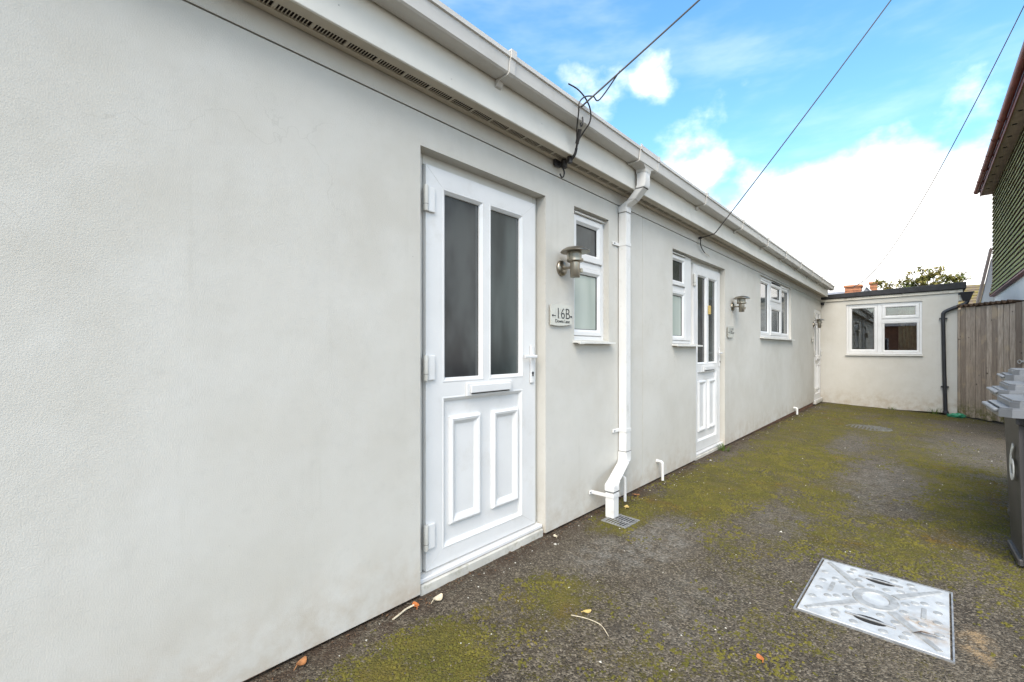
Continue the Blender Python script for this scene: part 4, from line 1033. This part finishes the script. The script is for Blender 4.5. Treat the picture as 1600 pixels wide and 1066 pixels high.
# ------------------------------------------------------------------ overhead wires
EAVE = Vector((6.27, -3.81, 7.87))
def build_pole():
    t = thing('utility_pole', (6.35, -3.95, 0), 'tall wooden utility pole standing just outside the right edge of the yard', 'pole')
    MB().tube([(6.35, -3.95, -.3), (6.35, -3.95, 8.2)], [.13, .09], 14).build('post', 'wood_dark', t, smooth=True)
    MB().box(6.2, 6.5, -3.84, -3.79, 7.8, 7.92, .01).build('wire_bracket', 'iron', t)
build_pole()
def build_wires():
    def sag(a, b, s, n=24): return [a.lerp(b, k / n) - Vector((0, 0, s * 4 * (k / n) * (1 - k / n))) for k in range(n + 1)]
    # nearest: anchored under the soffit with a tangle of cable hanging over the gutter
    t = thing('overhead_cable', (2.40, -.03, 2.43), 'nearest black overhead cable with tangled loops clipped under the eaves above the first door', 'cable')
    G = Vector((2.335, -.275, 2.70)); 
    P = Vector((2.31, -.26, 2.655))
    MB().tube(sag(P, EAVE, .06), .0055, 8).build('wire', 'cable_black', t, smooth=True)
    MB().box(2.36, 2.43, -.03, -.0115, 2.385, 2.435, .004).build('anchor_plate', 'iron', t)
    MB().lathe([(0, -.03), (.016, -.03), (.02, -.024), (.02, .02), (.014, .026), (0, .026)], (2.415, -.06, 2.40), 12).build('junction', 'cable_black', t, smooth=True)
    MB().lathe([(0, -.02), (.017, -.02), (.017, .022), (0, .022)], (2.40, -.115, 2.405), 12).build('junction', 'cable_black', t, smooth=True)
    MB().tube(catmull([(2.40, -.035, 2.41), (2.405, -.08, 2.395), (2.40, -.13, 2.40), (2.39, -.165, 2.425), (2.38, -.19, 2.49), (2.395, -.225, 2.55), (2.40, -.264, 2.60), (2.385, -.276, 2.66), (2.33, -.278, 2.705), (2.26, -.268, 2.735), (2.19, -.25, 2.745)], 7), .0045, 8).build('loose_tail', 'cable_black', t, smooth=True)
    MB().tube(catmull([(2.395, -.15, 2.42), (2.375, -.182, 2.47), (2.33, -.215, 2.545), (2.275, -.264, 2.605), (2.265, -.275, 2.655), (2.31, -.284, 2.705), (2.38, -.298, 2.732), (2.43, -.315, 2.728), P.lerp(EAVE, .045) + Vector((0, 0, -.004))], 7), .0042, 8).build('loop', 'cable_black', t, smooth=True)
    MB().tube(catmull([(2.372, -.186, 2.475), (2.364, -.205, 2.515), (2.358, -.218, 2.55)], 5), .0115, 10).build('sleeve', 'cable_black', t, smooth=True)
    MB().tube(catmull([(2.398, -.125, 2.405), (2.39, -.16, 2.425), (2.38, -.178, 2.455)], 5), .0085, 10).build('sleeve', 'iron', t, smooth=True)
    MB().tube(catmull([(2.41, -.05, 2.38), (2.415, -.06, 2.345), (2.405, -.062, 2.315), (2.39, -.058, 2.305), (2.375, -.055, 2.325)], 6), .005, 8).build('hook', 'cable_black', t, smooth=True)
    MB().tube(catmull([(2.352, -.225, 2.575), (2.35, -.24, 2.60), (2.34, -.25, 2.605), (2.335, -.255, 2.57), (2.34, -.24, 2.555), (2.352, -.225, 2.575)], 5), .004, 8).build('ring', 'iron', t, smooth=True)
    # second
    t = thing('overhead_cable', (4.94, -.02, 2.39), 'black overhead cable fixed to the wall above the second door with its tail hanging', 'cable')
    A = Vector((4.95, -.03, 2.386)); K = Vector((4.93, -.175, 2.40))
    MB().tube([A, Vector((4.94, -.1, 2.39)), K] + sag(K + Vector((-.01, -.02, .012)), EAVE, .09)[0:], .0055, 8).build('wire', 'cable_black', t, smooth=True)
    MB().tube(catmull([(4.95, -.028, 2.385), (4.93, -.035, 2.35), (4.945, -.03, 2.31), (5.02, -.024, 2.27), (5.10, -.02, 2.25)], 6), .005, 8).build('tail', 'cable_black', t, smooth=True)
    MB().tube(catmull([(5.10, -.02, 2.25), (5.17, -.018, 2.245), (5.25, -.018, 2.235)], 5), .003, 6).build('bare_end', 'twig_pale', t, smooth=True)
    MB().lathe([(.012, 0), (.012, -.03), (.005, -.034)], (4.95, -.0105, 2.385), 12, 'Y').build('anchor', 'iron', t)
    # third: to the brick house beyond
    FAR = Vector((30.9, 1.0, 4.6))
    pts = sag(FAR, EAVE, 1.3, 60)
    o = MB().tube(pts, [.022 - .0165 * (k / 60) ** .8 for k in range(61)], 6).build('overhead_wire', 'cable_pale', smooth=True)
    tag(o, 'thin pale overhead wire sagging across the white cloud at the right', 'cable')
build_wires()

# ------------------------------------------------------------------ beyond the extension
def build_background():
    # brick house with two chimneys
    h = thing('brick_house', (33, 2, 0), 'distant brick house with orange chimneys and grey slate roof above the extension', 'house')
    MB().box(31.5, 38, -.2, 6, -.3, 3.0).build('wall', 'brick', h)
    rf = MB().poly
    b = MB(); b.poly([(31.2, -.1, 3.0), (31.2, 6.2, 3.0), (38.2, 6.2, 3.0), (38.2, -.1, 3.0), (34.5, .9, 4.75), (34.5, 5.2, 4.75)], [(0, 4, 5, 1), (0, 3, 4), (1, 5, 2), (2, 5, 4, 3), (0, 1, 2, 3)]); roof = b.build('roof', 'slate', h)
    for (x, y, w, d, z1) in ((32.0, 1.08, .72, .36, 4.78), (32.4, .21, .30, .3, 4.92)):
        b = MB(); b.box(x - d, x + d, y - w / 2, y + w / 2, 3.2, z1 - .12); c = b.build('chimney', 'brick', roof)
        b = MB(); b.box(x - d - .05, x + d + .05, y - w / 2 - .06, y + w / 2 + .06, z1 - .12, z1, .02)
        for k in range(6): b.box(x - d - .008, x + d + .008, y - w / 2 - .008, y + w / 2 + .008, z1 - .3 - k * .16, z1 - .23 - k * .16)
        b.build('chimney_cap', 'clay_pot', h)
    # small gable with white verge
    b = MB(); b.poly([(31.0, .05, 4.0), (31.0, .85, 3.9), (31.0, .42, 4.52), (34, .05, 4.0), (34, .85, 3.9), (34, .42, 4.52)], [(0, 1, 2), (0, 2, 5, 3), (2, 1, 4, 5), (0, 3, 4, 1)]); b.build('dormer', 'slate', h)
    MB().tube([(30.95, -.05, 3.95), (30.95, .42, 4.55), (30.95, .9, 3.95)], .04, 6).build('verge', 'house_white', h)
    # cottage with mossy roof
    h = thing('mossy_cottage', (27, -3.6, 0), 'small house with mossy brown tiled roof showing between extension and tile hung house', 'house')
    MB().box(26.4, 31, -6, -2.6, -.3, 2.7).build('wall', 'house_white', h)
    MB().prism([(26.1, 2.6), (26.1, 2.75), (28.6, 4.02), (31.2, 2.75), (31.2, 2.6), (28.6, 3.85)], -6.2, -2.55).build('roof', 'mossy_roof', h) if False else None
    b = MB(); b.poly([(26.0, -6.2, 2.5), (26.0, -2.4, 2.5), (28.6, -2.4, 4.02), (28.6, -6.2, 4.02), (31.2, -6.2, 2.5), (31.2, -2.4, 2.5)], [(0, 1, 2, 3), (3, 2, 5, 4), (0, 4, 5, 1), (0, 3, 4), (1, 5, 2)]); rf = b.build('roof', 'mossy_roof', h)
    for k in range(11):
        t0 = k / 11; x = 26.0 + 2.6 * t0; z = 2.5 + 1.52 * t0
        b = MB(); b.hexa([(x - .02, -6.2, z + .005), (x - .02, -2.41, z + .005), (x + .26, -2.41, z + .155), (x + .26, -6.2, z + .155), (x - .03, -6.2, z + .04), (x - .03, -2.41, z + .04), (x + .26, -2.41, z + .165), (x + .26, -6.2, z + .165)]); b.build('tile_course', 'mossy_roof', rf)
    # leafy tree whose top shows over the flat roof
    t = thing('leafy_tree', (24.5, -1.7, -.1), 'sparse leafy tree with olive leaves rising behind the flat black roof', 'tree')
    rnd = random.Random(11); base = Vector((24.5, -1.7, -.1))
    trunk = MB(); trunk.tube(catmull([base, base + Vector((.05, .02, 1.2)), base + Vector((-.05, -.06, 2.2)), base + Vector((0, 0, 3.0))], 4), [.14, .135, .13, .125, .12, .115, .11, .105, .1, .09, .08, .07, .06], 8)
    leaf = MB(); tips = []
    heads = [(-.45, 3.98), (-.75, 3.85), (-1.1, 4.0), (-1.35, 4.15), (-1.6, 4.25), (-1.8, 4.32), (-2.0, 4.2), (-2.2, 4.28), (-2.35, 4.3), (-2.55, 4.0), (-2.8, 4.1), (-2.95, 3.95), (-1.5, 3.9), (-1.9, 3.95), (-2.15, 3.9)]
    for (yy, zz) in heads:
        e = Vector((24.5 + rnd.uniform(-.5, .5), yy, zz)); m = base + Vector((rnd.uniform(-.2, .2), (yy + 1.7) * .45, 3.0))
        trunk.tube(catmull([base + Vector((0, 0, 2.3)), m, e], 5), [.05] + [.04 - .0034 * i for i in range(10)], 5)
        for q in range(6):
            s = m.lerp(e, rnd.uniform(.35, 1)); e2 = s + Vector((rnd.uniform(-.3, .3), rnd.uniform(-.26, .26), rnd.uniform(-.06, .22)))
            trunk.tube([s, s.lerp(e2, .5) + Vector((0, 0, .02)), e2], [.012, .009, .005], 4); tips += [s.lerp(e2, k / 4) for k in range(5)]
    for p in tips:
        for q in range(5):
            c = p + Vector((rnd.gauss(0, .06), rnd.gauss(0, .06), rnd.gauss(0, .05)))
            l = rnd.uniform(.05, .095); w = l * .42
            Mr = Matrix.Rotation(rnd.uniform(0, 6.28), 3, 'Z') @ Matrix.Rotation(rnd.uniform(-1.2, 1.2), 3, 'X') @ Matrix.Rotation(rnd.uniform(-1.2, 1.2), 3, 'Y')
            leaf.poly([tuple(c + Mr @ Vector(v)) for v in ((0, -l, 0), (w, 0, .012), (0, l, 0), (-w, 0, .012))], [(0, 1, 2), (0, 2, 3)])
    trunk.build('trunk', 'bark', t, smooth=True); leaf.build('crown', 'foliage', t, normals=False)
build_background()

# ------------------------------------------------------------------ behind the camera: the street end (seen in the panes)
def build_street_end():
    h = thing('street_house', (-28, -2, 0), 'red brick house across the street, seen only as a reflection in panes', 'house')
    MB().box(-31, -26, -9, 6, -.3, 3.3).build('wall', 'brick', h)
    b = MB(); b.poly([(-25.7, -9.3, 3.2), (-25.7, 6.3, 3.2), (-28.5, 6.3, 4.3), (-28.5, -9.3, 4.3), (-31.3, -9.3, 3.2), (-31.3, 6.3, 3.2)], [(0, 1, 2, 3), (3, 2, 5, 4), (0, 3, 4), (1, 5, 2), (0, 4, 5, 1)]); b.build('roof', 'slate', h)
    for y in (-6.5, -2.5, 1.0, 4.0):
        z = .9
        w = MB(Matrix(((0, -1, 0, -25.99), (1, 0, 0, y), (0, 0, 1, 0), (0, 0, 0, 1)))).frame(-.6, .6, z, z + 1.25, [(0, .0), (0, -.04), (.07, -.04), (.07, .0)]).build('window', 'upvc', h)
        MB().box(-25.99, -25.975, y - .55, y + .55, z + .06, z + 1.19).build('pane', 'void_dark', w)
build_street_end()

# ------------------------------------------------------------------ litter, tufts and grit
def build_litter():
    rnd = random.Random(21)
    def leaf(x, y, s, rot, mat, label, curl=.25):
        z = ground_z(x, y) + .004; b = MB(Matrix.Translation((x, y, z)) @ Matrix.Rotation(R(rot), 4, 'Z'))
        n = 7; L = []; Rr = []; C = []
        for i in range(n):
            u = i / (n - 1); w = s * .33 * math.sin(math.pi * (.06 + .9 * u)) ** .8
            zz = s * curl * (2 * u - 1) ** 2 * .6
            C.append((s * (u - .5), 0, zz)); L.append((s * (u - .5), w, zz + w * curl)); Rr.append((s * (u - .5), -w, zz + w * curl * .7))
        b.poly(C + L + Rr, [(i, i + 1, n + i + 1, n + i) for i in range(n - 1)] + [(i, 2 * n + i, 2 * n + i + 1, i + 1) for i in range(n - 1)])
        b.tube([(-s * .5, 0, s * curl * .6), (-s * .72, .004, .003)], .0016, 5)
        o = b.build('fallen_leaf', mat, normals=False)
        tag(o, label, 'leaf', 'fallen leaves on the yard')
    leaf(1.262, -.045, .05, 70, 'leaf_orange', 'orange dead leaf against the wall left of the first door')
    leaf(1.75, -.66, .04, -30, 'leaf_yellow', 'small yellow leaf on the open asphalt in front of the first door')
    leaf(1.93, -1.32, .038, 40, 'leaf_orange', 'small orange brown leaf left of the manhole cover')
    leaf(.74, -.05, .05, 30, 'leaf_dead', 'brown curled leaf at the bottom of the wall near the lower edge', .5)
    leaf(1.36, -.085, .06, 10, 'twig_pale', 'pale curled leaf beside the concrete step of the first door', .5)
    leaf(2.32, -.06, .04, 60, 'twig_pale', 'pale dry leaf near the downpipe side of the first door step')
    leaf(3.1, -.14, .06, 20, 'leaf_yellow', 'dull yellow leaf behind the drain grate at the wall')
    leaf(3.42, -.06, .05, -60, 'leaf_dead', 'brown leaf at the wall base between downpipe and overflow pipe')
    leaf(12.8, -2.23, .12, 15, 'leaf_yellow', 'tan leaf lying at the foot of the black downpipe')
    def twig(pts, r, label):
        o = MB().tube(catmull([(p[0], p[1], ground_z(p[0], p[1]) + .005 + p[2]) for p in pts], 5), r, 6).build('twig', 'twig_pale', smooth=True)
        tag(o, label, 'twig', 'twigs on the yard')
    twig([(1.13, -.06, 0), (1.17, -.055, .004), (1.21, -.045, .006), (1.25, -.05, .01)], .004, 'pale peeled twig along the wall left of the first door')
    twig([(1.66, -.82, 0), (1.70, -.76, .003), (1.70, -.69, .003), (1.68, -.62, 0)], .0018, 'thin brown twig on the asphalt in front of the first door')
    # grass tufts
    def tuft(x, y, n, h, spread, label):
        z = ground_z(x, y); b = MB()
        for i in range(n):
            a = rnd.uniform(0, 6.28); r = rnd.uniform(0, spread); l = h * rnd.uniform(.5, 1.1); lean = rnd.uniform(.1, .7)
            p = Vector((x + r * math.cos(a), y + r * math.sin(a), z - .002)); d = Vector((math.cos(a) * lean, math.sin(a) * lean, 1)).normalized(); q = Vector((-math.sin(a), math.cos(a), 0)) * .003
            m = p + d * l * .55; e = p + d * l + Vector((math.cos(a), math.sin(a), -.4)) * l * .22
            b.poly([tuple(p - q), tuple(p + q), tuple(m + q * .8), tuple(m - q * .8), tuple(e)], [(0, 1, 2, 3), (3, 2, 4)])
        o = b.build('grass_tuft', 'grass', normals=False); tag(o, label, 'grass', 'grass tufts at the wall bases')
    tuft(5.62, -.06, 60, .10, .07, 'green grass tuft at the right end of the second door step')
    tuft(12.93, -1.98, 50, .20, .10, 'thin grass tuft left of the black downpipe foot')
    tuft(12.94, -1.3, 26, .09, .08, 'low grass sprig under the window of the extension')
    # crumpled green plastic by the gate
    b = MB(); x, y = 12.72, -2.3; z = ground_z(x, y)
    bmesh.ops.create_icosphere(b.bm, subdivisions=3, radius=1)
    for v in b.bm.verts:
        k = 1 + rnd.uniform(-.22, .22); v.co = Vector((x + v.co.x * .09 * k, y + v.co.y * .13 * k, z + .035 + v.co.z * .05 * k))
    o = b.build('plastic_bag', 'green_plastic'); tag(o, 'crumpled green plastic bag between black downpipe and board gate', 'bag')
    # loose pale chips, countless
    b = MB()
    for i in range(260):
        x = rnd.uniform(.2, 12.8) if rnd.random() < .5 else rnd.uniform(.3, 5)
        y = -abs(rnd.gauss(0, .1)) - .03 if rnd.random() < .4 else rnd.uniform(-2.6, -.05)
        s = rnd.uniform(.002, .006) * (1.5 if x > 5 else 1); z = ground_z(x, y) + s * .3
        if rnd.random() < .05: s *= 2
        v = [(x + s * rnd.uniform(.6, 1.4) * dx, y + s * rnd.uniform(.6, 1.4) * dy, z + s * .6 * dz) for dx, dy, dz in ((1, 0, 0), (-.5, .87, 0), (-.5, -.87, 0), (.1, 0, 1), (0, 0, -1))]
        b.poly(v, [(0, 1, 3), (1, 2, 3), (2, 0, 3), (1, 0, 4), (2, 1, 4), (0, 2, 4)])
    o = b.build('pale_grit', 'chip_white', kind='stuff'); o['label'] = 'pale chips and grit scattered over the asphalt'
    b = MB()
    for i in range(700):
        x = rnd.uniform(.2, 12.9); y = -abs(rnd.gauss(0, .035)) - .004
        s = rnd.uniform(.004, .013); z = ground_z(x, y) + rnd.uniform(.001, .012); a = rnd.uniform(0, 6.28)
        c, q = math.cos(a) * s, math.sin(a) * s
        b.poly([(x + c, y + q, z), (x - q * .4, y + c * .4, z + .004), (x - c, y - q, z + .002), (x + q * .4, y - c * .4, z + .005)], [(0, 1, 2), (0, 2, 3)])
    o = b.build('leaf_litter', 'litter_brown', kind='stuff', normals=False); o['label'] = 'brown leaf litter crumbs along the foot of the wall'
build_litter()

def build_aggregate():
    from mathutils import noise as mn
    rnd = random.Random(77)
    def patch(lst, x, y):
        v = 0
        for cx, cy, rx, ry, a in lst:
            d = ((x - cx) / rx) ** 2 + ((y - cy) / ry) ** 2
            if d < 1: v = max(v, a * smooth01(1 - d))
        return v
    def blocked(x, y):
        return (2.38 < x < 3.11 and -1.89 < y < -1.345) or (2.74 < x < 2.94 and -.33 < y < -.1) or y > -.008 or abs(x - 9.15) < .3 and abs(y + 1.14) < .3
    def grow(name, mat, n, ok, size, flat, label):
        vs = []; fs = []
        tries = 0; made = 0
        while made < n and tries < n * 12:
            tries += 1
            x = .15 + 6.5 * rnd.random() ** 1.35 if rnd.random() < .85 else rnd.uniform(5, 12.9); y = rnd.uniform(-2.75, -.01)
            if blocked(x, y) or not ok(x, y): continue
            made += 1
            s = size(x); z = ground_z(x, y); k = len(vs); a0 = rnd.uniform(0, 6.28)
            for q in range(5):
                a = a0 + q * 1.2566; r = s * rnd.uniform(.7, 1.25); vs.append((x + r * math.cos(a), y + r * math.sin(a), z - s * .15))
            for q in range(3):
                a = a0 + .6 + q * 2.094; r = s * rnd.uniform(.25, .6); vs.append((x + r * math.cos(a), y + r * math.sin(a), z + s * flat * rnd.uniform(.7, 1.3)))
            fs += [(k, k + 1, k + 5), (k + 1, k + 2, k + 6, k + 5), (k + 2, k + 3, k + 6), (k + 3, k + 4, k + 7, k + 6), (k + 4, k, k + 5, k + 7), (k + 5, k + 6, k + 7)]
        me = bpy.data.meshes.new(name); me.from_pydata(vs, [], fs); me.materials.append(MAT[mat]); me.update()
        o = link(name, me, Vector(), None, 'stuff'); o['label'] = label
    def moss_ok(x, y):
        v = patch(MOSS, x, y) * .62 - .45 * patch(BARE, x, y) + 1.1 * mn.fractal(Vector((x * 3.1, y * 3.1, .3)), 1.0, 2.0, 4) * .5 + .5 * mn.noise(Vector((x * 22, y * 22, 5)))
        return v > .47 + rnd.uniform(-.16, .16)
    grow('moss_clumps', 'moss_tuft', 26000, moss_ok, lambda x: rnd.uniform(.003, .0085) * (1 + .09 * x), .5, 'small raised moss clumps growing over the tarmac')
    grow('tarmac_stones', 'tarmac_stone', 26000, lambda x, y: rnd.random() > .55 * patch(MOSS, x, y), lambda x: rnd.uniform(.0022, .0055) * (1 + .06 * x), .35, 'stones standing proud of the worn tarmac')
build_aggregate()
